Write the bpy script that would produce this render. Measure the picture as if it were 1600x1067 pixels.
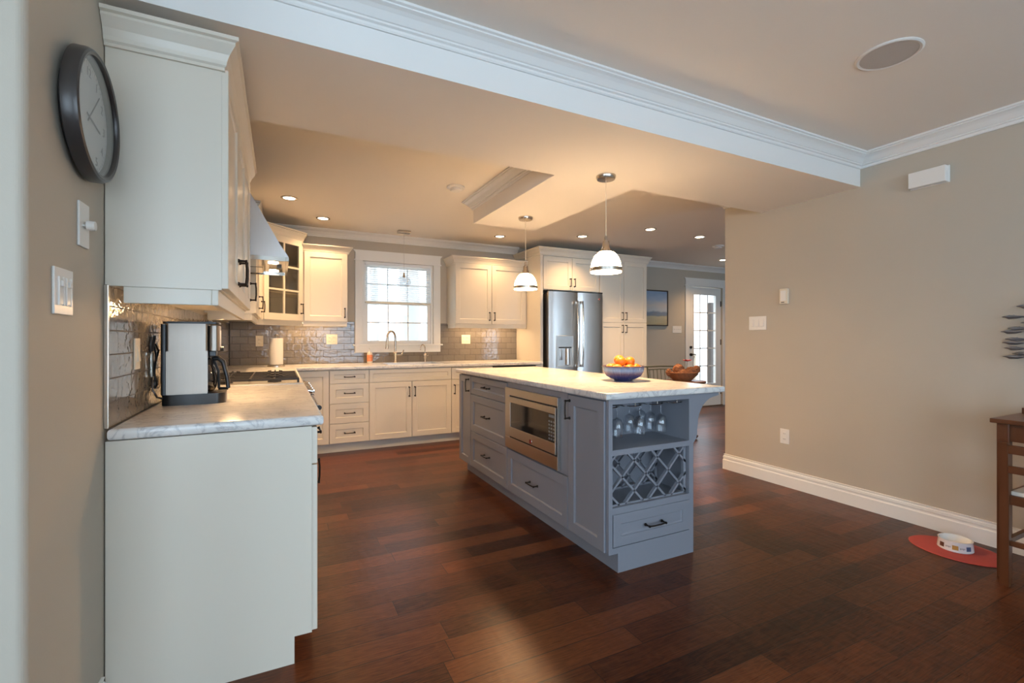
import bpy, bmesh, math, random
from mathutils import Vector, Matrix
random.seed(7)
PI = math.pi
for o in list(bpy.data.objects): bpy.data.objects.remove(o)
SC = bpy.context.scene
COL = SC.collection

# ------------------------------------------------------------------ camera
CAM_H = 1.2
cd = bpy.data.cameras.new('camera'); cam = bpy.data.objects.new('camera', cd); COL.objects.link(cam)
cam.location = (0, 0, CAM_H); cam.rotation_euler = (PI/2, 0, -0.462075)
cd.sensor_fit = 'HORIZONTAL'; cd.sensor_width = 36.0; cd.lens = 729.8*36/1600
cd.shift_y = -(533.5-530.2)/1600; cd.clip_start = 0.05; cd.clip_end = 200
SC.camera = cam
# ------------------------------------------------------------------ world (bright overcast sky)
W = bpy.data.worlds.new('World'); SC.world = W; W.use_nodes = True
bg = W.node_tree.nodes['Background']
bg.inputs['Color'].default_value = (0.74, 0.86, 1.0, 1); bg.inputs['Strength'].default_value = 2.7
# ------------------------------------------------------------------ exposure
SC.view_settings.view_transform = 'Standard'; SC.view_settings.look = 'None'
SC.view_settings.exposure = 0.43; SC.view_settings.gamma = 1.0
SC.view_settings.use_curve_mapping = False
SC.cycles.max_bounces = 10; SC.cycles.diffuse_bounces = 6; SC.cycles.glossy_bounces = 5
SC.cycles.transparent_max_bounces = 16; SC.cycles.transmission_bounces = 8
SC.cycles.sample_clamp_indirect = 6.0; SC.cycles.caustics_reflective = False; SC.cycles.caustics_refractive = False
SC.cycles.use_denoising = True

CEIL = 2.50; WR = 3.705; WL = -0.5; WB = 5.95
REAR = -3.2; FARL = -3.0; FARR = 8.3
DAY = (0.82, 0.92, 1.0); WARM = (1.0, 0.61, 0.29)
# daylight portals at the real window and door openings (they only guide sky light)
def portal(name, loc, rot, sx, sy):
    l = bpy.data.lights.new(name, 'AREA'); l.shape = 'RECTANGLE'; l.size = sx; l.size_y = sy
    l.cycles.is_portal = True
    o = bpy.data.objects.new(name, l); COL.objects.link(o); o.location = loc; o.rotation_euler = rot
portal('sky_portal', (1.36, WB+0.13, 1.65), (-PI/2, 0, 0), 0.9, 1.03)
portal('sky_portal', (6.87, WB+0.13, 1.1), (-PI/2, 0, 0), 0.8, 2.1)
# daylight falling in through the family-room windows behind the camera, plus an added dining-side one
def daylight(name, loc, rot, sx, sy, e):
    l = bpy.data.lights.new(name, 'AREA'); l.shape = 'RECTANGLE'; l.size = sx; l.size_y = sy; l.energy = e; l.color = (0.57, 0.77, 1.0)
    o = bpy.data.objects.new(name, l); COL.objects.link(o); o.location = loc; o.rotation_euler = rot
daylight('daylight', (-1.2, REAR-0.14, 1.3), (PI/2, 0, 0), 2.2, 2.1, 62)
daylight('daylight', (1.9, REAR-0.14, 1.3), (PI/2, 0, 0), 2.2, 2.1, 62)
daylight('daylight', (5.9, REAR-0.14, 1.3), (PI/2, 0, 0), 2.2, 2.1, 110)  # unseen dining-side light, added to brighten the dining end and fridge door
daylight('daylight', (FARL-0.14, -1.2, 1.35), (0, -PI/2, 0), 1.8, 2.0, 52)

# ------------------------------------------------------------------ materials
def new_mat(name):
    m = bpy.data.materials.new(name); m.use_nodes = True
    return m, m.node_tree, m.node_tree.nodes['Principled BSDF']
def N(nt, t, **k):
    n = nt.nodes.new(t)
    for a, v in k.items(): setattr(n, a, v)
    return n
def mathn(nt, op, a, b=None):
    n = N(nt, 'ShaderNodeMath', operation=op)
    for i, v in enumerate((a, b)):
        if v is None: continue
        if isinstance(v, (int, float)): n.inputs[i].default_value = v
        else: nt.links.new(v, n.inputs[i])
    return n.outputs[0]
def mat(name, col, rough=0.5, metal=0.0, bump=0.0, bscale=40, var=0.0, vscale=3, spec=None, coat=0.0, bstretch=(1,1,1), emit=None, estr=0, trans=0.0, ior=1.45):
    m, nt, b = new_mat(name)
    b.inputs['Base Color'].default_value = (*col, 1); b.inputs['Roughness'].default_value = rough
    b.inputs['Metallic'].default_value = metal
    if spec is not None: b.inputs['Specular IOR Level'].default_value = spec
    if coat: b.inputs['Coat Weight'].default_value = coat; b.inputs['Coat Roughness'].default_value = 0.08
    if trans: b.inputs['Transmission Weight'].default_value = trans; b.inputs['IOR'].default_value = ior
    if emit: b.inputs['Emission Color'].default_value = (*emit, 1); b.inputs['Emission Strength'].default_value = estr
    tc = N(nt, 'ShaderNodeTexCoord'); mp = N(nt, 'ShaderNodeMapping'); nt.links.new(tc.outputs['Object'], mp.inputs[0])
    mp.inputs['Scale'].default_value = bstretch
    if bump:
        n = N(nt, 'ShaderNodeTexNoise'); n.inputs['Scale'].default_value = bscale; n.inputs['Detail'].default_value = 3
        nt.links.new(mp.outputs[0], n.inputs[0])
        bp = N(nt, 'ShaderNodeBump'); bp.inputs['Strength'].default_value = bump; bp.inputs['Distance'].default_value = 0.002
        nt.links.new(n.outputs[0], bp.inputs['Height']); nt.links.new(bp.outputs[0], b.inputs['Normal'])
    if var:
        n = N(nt, 'ShaderNodeTexNoise'); n.inputs['Scale'].default_value = vscale; n.inputs['Detail'].default_value = 4
        nt.links.new(mp.outputs[0], n.inputs[0])
        r = N(nt, 'ShaderNodeMapRange'); r.inputs[3].default_value = 1-var; r.inputs[4].default_value = 1+var
        nt.links.new(n.outputs[0], r.inputs[0])
        mx = N(nt, 'ShaderNodeVectorMath', operation='SCALE'); mx.inputs[0].default_value = col
        nt.links.new(r.outputs[0], mx.inputs['Scale']); nt.links.new(mx.outputs[0], b.inputs['Base Color'])
    return m
M = {}
M['wall'] = mat('greige_wall_paint', (0.475, 0.425, 0.35), 0.62, bump=0.15, bscale=180, var=0.02)
M['ceil'] = mat('ceiling_paint', (0.84, 0.79, 0.72), 0.75, bump=0.1, bscale=150)
M['white'] = mat('white_trim_paint', (0.80, 0.79, 0.76), 0.35, bump=0.03, bscale=60)
M['cream'] = mat('cream_cabinet_lacquer', (0.70, 0.645, 0.545), 0.32, bump=0.03, bscale=50)
M['island'] = mat('grey_island_lacquer', (0.235, 0.242, 0.275), 0.34, bump=0.03, bscale=50)
M['bronze'] = mat('dark_bronze', (0.035, 0.025, 0.02), 0.35, 0.8)
M['steel'] = mat('brushed_steel', (0.54, 0.52, 0.50), 0.33, 1.0, bump=0.05, bscale=60, bstretch=(8, 8, .3), var=0.04, vscale=20)
M['steel_dull'] = mat('dull_brushed_steel', (0.31, 0.265, 0.225), 0.36, 1.0, bump=0.05, bscale=60, bstretch=(8, 8, .3), var=0.04, vscale=20)
M['steel_h'] = mat('brushed_steel_horizontal', (0.58, 0.55, 0.51), 0.30, 1.0, bump=0.04, bscale=40, bstretch=(.5, .5, 14))
M['cooktop'] = mat('cooktop_steel', (0.55, 0.52, 0.48), 0.4, 0.5)
M['polished'] = mat('polished_steel', (0.66, 0.64, 0.6), 0.1, 1.0)
M['nickel'] = mat('brushed_nickel', (0.55, 0.49, 0.42), 0.24, 1.0, bump=0.05, bscale=80)
M['black'] = mat('black_plastic', (0.015, 0.015, 0.016), 0.3, var=0.1)
M['iron'] = mat('cast_iron', (0.02, 0.018, 0.017), 0.55, bump=0.4, bscale=200)
M['dark'] = mat('dark_gap', (0.03, 0.028, 0.026), 0.7)
M['plastic'] = mat('white_plastic', (0.78, 0.76, 0.72), 0.3, bump=0.02)
M['ivory'] = mat('ivory_plastic', (0.74, 0.66, 0.52), 0.35, bump=0.02)
M['paper'] = mat('paper_towel', (0.85, 0.82, 0.76), 0.9, bump=0.7, bscale=220)
M['darkglass'] = mat('dark_glass', (0.02, 0.018, 0.016), 0.05, spec=0.8)
M['rubber_red'] = mat('red_woven_mat', (0.42, 0.060, 0.050), 0.75, bump=0.6, bscale=320, var=0.12, vscale=10)
M['oak'] = mat('stained_oak', (0.105, 0.034, 0.012), 0.33, bump=0.35, bscale=45, bstretch=(1, 1, 0.12), var=0.35, vscale=14)
M['oak_light'] = mat('worn_seat', (0.62, 0.56, 0.48), 0.6, bump=0.2, bscale=90)
M['orange'] = mat('orange_peel', (0.85, 0.20, 0.008), 0.42, bump=0.5, bscale=110, var=0.1, vscale=8)
M['stem'] = mat('green_stem', (0.10, 0.16, 0.05), 0.6, var=0.2)
M['wicker'] = mat('wicker', (0.24, 0.085, 0.03), 0.65, bump=1.0, bscale=60, var=0.5, vscale=45)
M['red'] = mat('red_petal', (0.42, 0.02, 0.03), 0.6, var=0.2)
M['verdigris'] = mat('dark_green_metal', (0.10, 0.10, 0.06), 0.5, 0.4, bump=0.3)
M['soap'] = mat('soap_bottle', (0.80, 0.72, 0.62), 0.25)
M['label'] = mat('orange_flower_label', (0.75, 0.26, 0.12), 0.4, var=0.6, vscale=40)
M['frame_dark'] = mat('dark_picture_frame', (0.06, 0.04, 0.03), 0.4)
M['rust'] = mat('dark_bronze_fish', (0.30, 0.32, 0.36), 0.28, 0.9, bump=0.4, bscale=60, var=0.3, vscale=30)
M['snow'] = mat('outdoor_ground', (0.75, 0.72, 0.66), 0.9, var=0.2, vscale=0.8)
M['bark'] = mat('tree_bark', (0.52, 0.50, 0.47), 0.9, bump=0.8, bscale=12, bstretch=(1, 1, 0.2), var=0.3)
M['deck'] = mat('deck_boards', (0.42, 0.33, 0.24), 0.7, var=0.2)
M['redtape'] = mat('red_orange_sticker', (0.75, 0.12, 0.03), 0.5)
M['ceramic'] = mat('white_ceramic', (0.82, 0.81, 0.79), 0.15)
M['brown_print'] = mat('brown_print', (0.12, 0.05, 0.03), 0.3)
M['gold_print'] = mat('gold_print', (0.45, 0.25, 0.05), 0.3)
M['blue_print'] = mat('blue_print', (0.10, 0.14, 0.25), 0.3)
M['print'] = mat('grey_print', (0.22, 0.22, 0.22), 0.5)
M['burgundy'] = mat('burgundy_print', (0.25, 0.03, 0.03), 0.3)
M['clockface'] = mat('clock_face', (0.66, 0.65, 0.62), 0.5)
M['pewter'] = mat('dark_pewter', (0.055, 0.048, 0.045), 0.3, 0.3)
M['spk'] = mat('speaker_grille', (0.50, 0.47, 0.44), 0.6, bump=0.8, bscale=500)
M['led'] = mat('lamp_lens', (1, .9, .8), 0.5, emit=(1.0, 0.80, 0.55), estr=14)
M['blindm'] = mat('blind_slat', (0.82, 0.84, 0.86), 0.4)

def thin_glass(name, tint=(1, 1, 1), refl=0.10):
    m, nt, b = new_mat(name); nt.nodes.remove(b)
    out = nt.nodes['Material Output']
    t = N(nt, 'ShaderNodeBsdfTransparent'); t.inputs[0].default_value = (*tint, 1)
    g = N(nt, 'ShaderNodeBsdfGlossy'); g.inputs['Roughness'].default_value = 0.03
    f = N(nt, 'ShaderNodeFresnel'); ge = N(nt, 'ShaderNodeNewGeometry')
    nt.links.new(mathn(nt, 'SUBTRACT', 1.45, mathn(nt, 'MULTIPLY', ge.outputs['Backfacing'], 1.45-1/1.45)), f.inputs[0])
    a = mathn(nt, 'ADD', f.outputs[0], refl-0.04)
    mx = N(nt, 'ShaderNodeMixShader'); nt.links.new(a, mx.inputs[0]); nt.links.new(t.outputs[0], mx.inputs[1]); nt.links.new(g.outputs[0], mx.inputs[2])
    nt.links.new(mx.outputs[0], out.inputs[0]); return m
M['pane'] = thin_glass('window_glass', (0.97, 0.985, 0.98), 0.05)
M['cabglass'] = thin_glass('cabinet_glass', (0.75, 0.73, 0.68), 0.14)
M['clearglass'] = thin_glass('clear_glass', (0.95, 0.96, 0.97), 0.07)
M['carafe'] = thin_glass('carafe_glass', (0.45, 0.42, 0.38), 0.14)

def shade_mat():      # lit opal glass shade
    m, nt, b = new_mat('opal_glass_lit')
    b.inputs['Base Color'].default_value = (0.9, 0.86, 0.8, 1); b.inputs['Roughness'].default_value = 0.15
    b.inputs['Emission Color'].default_value = (1.0, 0.70, 0.40, 1); b.inputs['Emission Strength'].default_value = 22
    return m
M['opal'] = shade_mat()

def marble():
    m, nt, b = new_mat('marble_laminate')
    tc = N(nt, 'ShaderNodeTexCoord')
    n1 = N(nt, 'ShaderNodeTexNoise'); n1.inputs['Scale'].default_value = 5; n1.inputs['Detail'].default_value = 8; n1.inputs['Roughness'].default_value = 0.62; n1.inputs['Distortion'].default_value = 1.4
    mp = N(nt, 'ShaderNodeMapping'); mp.inputs['Rotation'].default_value = (0.3, 0.2, 0.6); mp.inputs['Scale'].default_value = (1.0, 1.8, 1.5)
    nt.links.new(tc.outputs['Object'], mp.inputs[0]); nt.links.new(mp.outputs[0], n1.inputs[0])
    d = mathn(nt, 'ABSOLUTE', mathn(nt, 'SUBTRACT', n1.outputs[0], 0.5))
    r = N(nt, 'ShaderNodeValToRGB'); nt.links.new(d, r.inputs[0])
    e = r.color_ramp.elements; e[0].position = 0.0; e[0].color = (0.50, 0.49, 0.49, 1); e[1].position = 0.045; e[1].color = (0.76, 0.74, 0.71, 1)
    x = e.new(0.015); x.color = (0.67, 0.655, 0.64, 1)
    n2 = N(nt, 'ShaderNodeTexNoise'); n2.inputs['Scale'].default_value = 3; n2.inputs['Detail'].default_value = 5; nt.links.new(mp.outputs[0], n2.inputs[0])
    r2 = N(nt, 'ShaderNodeMapRange'); r2.inputs[1].default_value = 0.35; r2.inputs[2].default_value = 0.7; r2.inputs[3].default_value = 0.86; r2.inputs[4].default_value = 1.04; nt.links.new(n2.outputs[0], r2.inputs[0])
    s = N(nt, 'ShaderNodeVectorMath', operation='SCALE'); nt.links.new(r.outputs[0], s.inputs[0]); nt.links.new(r2.outputs[0], s.inputs['Scale'])
    nt.links.new(s.outputs[0], b.inputs['Base Color']); b.inputs['Roughness'].default_value = 0.22
    return m
M['marble'] = marble()

def tile(name, axis):
    m, nt, b = new_mat(name)
    tc = N(nt, 'ShaderNodeTexCoord'); sp = N(nt, 'ShaderNodeSeparateXYZ'); nt.links.new(tc.outputs['Object'], sp.inputs[0])
    cb = N(nt, 'ShaderNodeCombineXYZ'); nt.links.new(sp.outputs[axis], cb.inputs[0]); nt.links.new(mathn(nt, 'SUBTRACT', sp.outputs[2], 0.915), cb.inputs[1])
    br = N(nt, 'ShaderNodeTexBrick'); br.offset = 0.5; nt.links.new(cb.outputs[0], br.inputs[0])
    br.inputs['Scale'].default_value = 1; br.inputs['Brick Width'].default_value = 0.155; br.inputs['Row Height'].default_value = 0.0785
    br.inputs['Mortar Size'].default_value = 0.0022; br.inputs['Mortar Smooth'].default_value = 0.2
    br.inputs['Color1'].default_value = (0.225, 0.195, 0.158, 1); br.inputs['Color2'].default_value = (0.195, 0.168, 0.138, 1); br.inputs['Mortar'].default_value = (0.07, 0.055, 0.045, 1)
    nt.links.new(br.outputs['Color'], b.inputs['Base Color'])
    r = N(nt, 'ShaderNodeMapRange'); r.inputs[3].default_value = 0.07; r.inputs[4].default_value = 0.8; nt.links.new(br.outputs['Fac'], r.inputs[0]); nt.links.new(r.outputs[0], b.inputs['Roughness'])
    n = N(nt, 'ShaderNodeTexNoise'); n.inputs['Scale'].default_value = 20; n.inputs['Detail'].default_value = 1.5; n.inputs['Distortion'].default_value = 0.6
    mp = N(nt, 'ShaderNodeMapping'); mp.inputs['Scale'].default_value = (1, 1, 1.4); nt.links.new(tc.outputs['Object'], mp.inputs[0]); nt.links.new(mp.outputs[0], n.inputs[0])
    b1 = N(nt, 'ShaderNodeBump'); b1.inputs['Strength'].default_value = 0.75; b1.inputs['Distance'].default_value = 0.0032; nt.links.new(n.outputs[0], b1.inputs['Height'])
    b2 = N(nt, 'ShaderNodeBump', invert=True); b2.inputs['Strength'].default_value = 0.7; b2.inputs['Distance'].default_value = 0.002; nt.links.new(br.outputs['Fac'], b2.inputs['Height']); nt.links.new(b1.outputs[0], b2.inputs['Normal'])
    nt.links.new(b2.outputs[0], b.inputs['Normal']); b.inputs['Specular IOR Level'].default_value = 0.6
    return m
M['tile_x'] = tile('taupe_subway_tile_back', 0); M['tile_y'] = tile('taupe_subway_tile_side', 1)

def planks():
    m, nt, b = new_mat('dark_hardwood_planks')
    PW = 0.1235; OFF = 1.172
    tc = N(nt, 'ShaderNodeTexCoord'); sp = N(nt, 'ShaderNodeSeparateXYZ'); nt.links.new(tc.outputs['Object'], sp.inputs[0])
    yy = mathn(nt, 'DIVIDE', mathn(nt, 'SUBTRACT', sp.outputs[1], OFF), PW)
    row = mathn(nt, 'FLOOR', yy); fy = mathn(nt, 'FRACT', yy)
    wn = N(nt, 'ShaderNodeTexWhiteNoise', noise_dimensions='1D'); nt.links.new(row, wn.inputs['W'])
    xo = mathn(nt, 'ADD', sp.outputs[0], mathn(nt, 'MULTIPLY', wn.outputs['Value'], 7.3))
    L = mathn(nt, 'ADD', 0.62, mathn(nt, 'MULTIPLY', wn.outputs['Value'], 0.55))
    xx = mathn(nt, 'DIVIDE', xo, L); colx = mathn(nt, 'FLOOR', xx); fx = mathn(nt, 'FRACT', xx)
    cv = N(nt, 'ShaderNodeCombineXYZ'); nt.links.new(row, cv.inputs[0]); nt.links.new(colx, cv.inputs[1])
    w2 = N(nt, 'ShaderNodeTexWhiteNoise', noise_dimensions='2D'); nt.links.new(cv.outputs[0], w2.inputs['Vector'])
    # grain coordinates, shifted per plank
    gc = N(nt, 'ShaderNodeCombineXYZ')
    nt.links.new(mathn(nt, 'ADD', mathn(nt, 'MULTIPLY', sp.outputs[0], 1.0), mathn(nt, 'MULTIPLY', w2.outputs['Value'], 37)), gc.inputs[0])
    nt.links.new(mathn(nt, 'MULTIPLY', sp.outputs[1], 5.0), gc.inputs[1]); nt.links.new(mathn(nt, 'MULTIPLY', w2.outputs['Value'], 91), gc.inputs[2])
    n1 = N(nt, 'ShaderNodeTexNoise'); n1.inputs['Scale'].default_value = 3.0; n1.inputs['Detail'].default_value = 3; n1.inputs['Distortion'].default_value = 0.6; nt.links.new(gc.outputs[0], n1.inputs[0])
    rings = mathn(nt, 'SINE', mathn(nt, 'MULTIPLY', n1.outputs[0], 55))
    n2 = N(nt, 'ShaderNodeTexNoise'); n2.inputs['Scale'].default_value = 14; n2.inputs['Detail'].default_value = 6; n2.inputs['Roughness'].default_value = 0.7
    mp = N(nt, 'ShaderNodeMapping'); mp.inputs['Scale'].default_value = (0.7, 3.5, 1); nt.links.new(gc.outputs[0], mp.inputs[0]); nt.links.new(mp.outputs[0], n2.inputs[0])
    g = mathn(nt, 'ADD', mathn(nt, 'MULTIPLY', rings, 0.075), mathn(nt, 'SUBTRACT', mathn(nt, 'MULTIPLY', n2.outputs[0], 1.25), 0.175))
    g = mathn(nt, 'ADD', g, mathn(nt, 'MULTIPLY', mathn(nt, 'SUBTRACT', w2.outputs['Value'], 0.5), 0.5))
    r = N(nt, 'ShaderNodeValToRGB'); nt.links.new(g, r.inputs[0]); e = r.color_ramp.elements
    e[0].position = 0.10; e[0].color = (0.020, 0.0065, 0.003, 1); e[1].position = 0.90; e[1].color = (0.16, 0.051, 0.017, 1)
    x = e.new(0.45); x.color = (0.080, 0.0240, 0.0088, 1)
    # seams
    def edge(f, w): # distance to plank edge < w
        a = mathn(nt, 'MINIMUM', f, mathn(nt, 'SUBTRACT', 1, f)); return mathn(nt, 'LESS_THAN', a, w)
    s1 = edge(fy, 0.019); s2 = mathn(nt, 'LESS_THAN', mathn(nt, 'MULTIPLY', mathn(nt, 'MINIMUM', fx, mathn(nt, 'SUBTRACT', 1, fx)), L), 0.0018)
    sm = mathn(nt, 'MAXIMUM', s1, s2)
    mx = N(nt, 'ShaderNodeMix', data_type='RGBA'); nt.links.new(mathn(nt, 'MULTIPLY', sm, 0.85), mx.inputs['Factor']); nt.links.new(r.outputs[0], mx.inputs['A']); mx.inputs['B'].default_value = (0.018, 0.009, 0.006, 1)
    nt.links.new(mx.outputs['Result'], b.inputs['Base Color'])
    # hand scraped ripples across the plank
    n3 = N(nt, 'ShaderNodeTexNoise'); n3.inputs['Scale'].default_value = 9; n3.inputs['Detail'].default_value = 1.5
    mp3 = N(nt, 'ShaderNodeMapping'); mp3.inputs['Scale'].default_value = (2.6, 0.6, 1); nt.links.new(tc.outputs['Object'], mp3.inputs[0]); nt.links.new(mp3.outputs[0], n3.inputs[0])
    h = mathn(nt, 'SUBTRACT', mathn(nt, 'ADD', mathn(nt, 'MULTIPLY', n3.outputs[0], 0.9), mathn(nt, 'MULTIPLY', n2.outputs[0], 0.25)), mathn(nt, 'MULTIPLY', sm, 0.5))
    bp = N(nt, 'ShaderNodeBump'); bp.inputs['Strength'].default_value = 0.4; bp.inputs['Distance'].default_value = 0.004; nt.links.new(h, bp.inputs['Height']); nt.links.new(bp.outputs[0], b.inputs['Normal'])
    rr = N(nt, 'ShaderNodeMapRange'); rr.inputs[3].default_value = 0.22; rr.inputs[4].default_value = 0.38; nt.links.new(n2.outputs[0], rr.inputs[0]); nt.links.new(rr.outputs[0], b.inputs['Roughness'])
    b.inputs['Specular IOR Level'].default_value = 0.20
    return m
M['floor'] = planks()

def painting():
    m, nt, b = new_mat('seascape_painting')
    tc = N(nt, 'ShaderNodeTexCoord'); sp = N(nt, 'ShaderNodeSeparateXYZ'); nt.links.new(tc.outputs['Generated'], sp.inputs[0])
    n = N(nt, 'ShaderNodeTexNoise'); n.inputs['Scale'].default_value = 3; n.inputs['Detail'].default_value = 6
    mp = N(nt, 'ShaderNodeMapping'); mp.inputs['Scale'].default_value = (1, 1, 3); nt.links.new(tc.outputs['Generated'], mp.inputs[0]); nt.links.new(mp.outputs[0], n.inputs[0])
    v = mathn(nt, 'ADD', sp.outputs[2], mathn(nt, 'MULTIPLY', mathn(nt, 'SUBTRACT', n.outputs[0], 0.5), 0.28))
    r = N(nt, 'ShaderNodeValToRGB'); nt.links.new(v, r.inputs[0]); e = r.color_ramp.elements
    e[0].position = 0; e[0].color = (0.42, 0.36, 0.22, 1); e[1].position = 1; e[1].color = (0.24, 0.34, 0.50, 1)
    for p, c in ((0.24, (0.50, 0.44, 0.30)), (0.29, (0.26, 0.28, 0.30)), (0.36, (0.22, 0.27, 0.34)), (0.42, (0.55, 0.56, 0.56)), (0.60, (0.62, 0.56, 0.50)), (0.78, (0.36, 0.44, 0.56))):
        x = e.new(p); x.color = (*c, 1)
    nt.links.new(r.outputs[0], b.inputs['Base Color']); b.inputs['Roughness'].default_value = 0.5
    return m
M['painting'] = painting()
def bowl_mat():
    m, nt, b = new_mat('blue_brown_glaze')
    tc = N(nt, 'ShaderNodeTexCoord'); sp = N(nt, 'ShaderNodeSeparateXYZ'); nt.links.new(tc.outputs['Generated'], sp.inputs[0])
    r = N(nt, 'ShaderNodeValToRGB'); nt.links.new(sp.outputs[2], r.inputs[0]); e = r.color_ramp.elements
    e[0].position = 0; e[0].color = (0.05, 0.05, 0.16, 1); e[1].position = 1; e[1].color = (0.10, 0.055, 0.05, 1)
    for p, c in ((0.25, (0.035, 0.04, 0.16)), (0.5, (0.09, 0.07, 0.12)), (0.72, (0.10, 0.19, 0.38)), (0.9, (0.07, 0.11, 0.24))):
        x = e.new(p); x.color = (*c, 1)
    nt.links.new(r.outputs[0], b.inputs['Base Color']); b.inputs['Roughness'].default_value = 0.18
    return m
M['bowl'] = bowl_mat()

# ------------------------------------------------------------------ mesh helpers
class MB:
    def __init__(s): s.bm = bmesh.new()
    def box(s, a, b, bev=0.0, seg=2):
        x0, y0, z0 = a; x1, y1, z1 = b
        bm = bmesh.new()
        bmesh.ops.create_cube(bm, size=1)
        for v in bm.verts:
            v.co = Vector(((x0+x1)/2+v.co.x*(x1-x0), (y0+y1)/2+v.co.y*(y1-y0), (z0+z1)/2+v.co.z*(z1-z0)))
        if bev: bmesh.ops.bevel(bm, geom=bm.edges[:], offset=bev, segments=seg, affect='EDGES', profile=0.5)
        s.merge(bm); return s
    def merge(s, bm, mtx=None):
        if mtx is not None: bmesh.ops.transform(bm, matrix=mtx, verts=bm.verts)
        me = bpy.data.meshes.new('t'); bm.to_mesh(me); bm.free(); s.bm.from_mesh(me); bpy.data.meshes.remove(me)
    def cyl(s, a, b, r, r2=None, n=20, cap=True):
        a = Vector(a); b = Vector(b); d = b-a; r2 = r if r2 is None else r2
        bm = bmesh.new(); bmesh.ops.create_cone(bm, cap_ends=cap, segments=n, radius1=r, radius2=r2, depth=d.length)
        q = Vector((0, 0, 1)).rotation_difference(d.normalized()).to_matrix().to_4x4()
        s.merge(bm, Matrix.Translation((a+b)/2) @ q); return s
    def sphere(s, c, r, sc=(1, 1, 1), n=16, m=12):
        bm = bmesh.new(); bmesh.ops.create_uvsphere(bm, u_segments=n, v_segments=m, radius=r)
        s.merge(bm, Matrix.Translation(c) @ Matrix.Diagonal((*sc, 1))); return s
    def tube(s, pts, r, n=8, closed=False):
        pts = [Vector(p) for p in pts]; k = len(pts); rs = r if isinstance(r, (list, tuple)) else [r]*k
        rings = []; up = None
        for i, p in enumerate(pts):
            if closed: d = pts[(i+1) % k]-pts[i-1]
            else: d = pts[min(i+1, k-1)]-pts[max(i-1, 0)]
            d.normalize()
            if up is None:
                up = Vector((0, 0, 1)) if abs(d.z) < 0.9 else Vector((1, 0, 0))
            x = d.cross(up); x.normalize(); y = x.cross(d); y.normalize(); up = y
            rings.append([s.bm.verts.new(p+(x*math.cos(t)+y*math.sin(t))*rs[i]) for t in [2*PI*j/n for j in range(n)]])
        m = k if closed else k-1
        for i in range(m):
            A, B = rings[i], rings[(i+1) % k]
            for j in range(n): s.bm.faces.new((A[j], A[(j+1) % n], B[(j+1) % n], B[j]))
        if not closed:
            s.bm.faces.new(rings[0][::-1]); s.bm.faces.new(rings[-1])
        return s
    def lathe(s, prof, c=(0, 0, 0), n=32, flute=None):
        rings = []
        for r, z in prof:
            if r < 1e-6: rings.append([s.bm.verts.new((c[0], c[1], c[2]+z))])
            else:
                rings.append([s.bm.verts.new((c[0]+(r+(flute(j/n, z) if flute else 0))*math.cos(2*PI*j/n), c[1]+(r+(flute(j/n, z) if flute else 0))*math.sin(2*PI*j/n), c[2]+z)) for j in range(n)])
        for A, B in zip(rings, rings[1:]):
            for j in range(n):
                k = (j+1) % n
                if len(A) == 1 and len(B) == 1: continue
                if len(A) == 1: s.bm.faces.new((A[0], B[k], B[j]))
                elif len(B) == 1: s.bm.faces.new((A[j], A[k], B[0]))
                else: s.bm.faces.new((A[j], A[k], B[k], B[j]))
        return s
    def prism(s, poly, z0, z1, plane='xy', bev=0):
        """poly in plane, extruded along remaining axis from z0 to z1"""
        def P(u, v, w): return {'xy': (u, v, w), 'xz': (u, w, v), 'yz': (w, u, v)}[plane]
        bm = bmesh.new()
        A = [bm.verts.new(P(u, v, z0)) for u, v in poly]; B = [bm.verts.new(P(u, v, z1)) for u, v in poly]
        bm.faces.new(A); bm.faces.new(B[::-1]); k = len(poly)
        for i in range(k): bm.faces.new((A[i], B[i], B[(i+1) % k], A[(i+1) % k]))
        bmesh.ops.recalc_face_normals(bm, faces=bm.faces)
        if bev: bmesh.ops.bevel(bm, geom=bm.edges[:], offset=bev, segments=2, affect='EDGES')
        s.merge(bm); return s
    def sweep(s, prof, path, closed=False):
        """prof: (out, z) pairs (closed polygon); path: XY points, outward = right-hand side of travel"""
        P = [Vector((x, y)) for x, y in path]; k = len(P); rings = []
        for i in range(k):
            def nrm(a, b):
                d = (b-a).normalized(); return Vector((d.y, -d.x))
            if closed or 0 < i < k-1:
                n1 = nrm(P[i-1], P[i]); n2 = nrm(P[i], P[(i+1) % k]); m = (n1+n2)/(1+n1.dot(n2))
            elif i == 0: m = nrm(P[0], P[1])
            else: m = nrm(P[-2], P[-1])
            rings.append([s.bm.verts.new((P[i].x+m.x*o, P[i].y+m.y*o, z)) for o, z in prof])
        q = len(prof)
        for i in range(k if closed else k-1):
            A, B = rings[i], rings[(i+1) % k]
            for j in range(q): s.bm.faces.new((A[j], A[(j+1) % q], B[(j+1) % q], B[j]))
        if not closed: s.bm.faces.new(rings[0]); s.bm.faces.new(rings[-1][::-1])
        return s
    def slab(s, xs, ys, keep, z0, z1, bev):
        bm = bmesh.new(); V = {}
        def v(i, j):
            if (i, j) not in V: V[i, j] = bm.verts.new((xs[i], ys[j], z1))
            return V[i, j]
        for i in range(len(xs)-1):
            for j in range(len(ys)-1):
                if keep((xs[i]+xs[i+1])/2, (ys[j]+ys[j+1])/2): bm.faces.new((v(i, j), v(i+1, j), v(i+1, j+1), v(i, j+1)))
        r = bmesh.ops.extrude_face_region(bm, geom=bm.faces[:])
        # extrude makes the copy; push copy down
        for g in r['geom']:
            if isinstance(g, bmesh.types.BMVert): g.co.z = z0
        bmesh.ops.recalc_face_normals(bm, faces=bm.faces)
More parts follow.
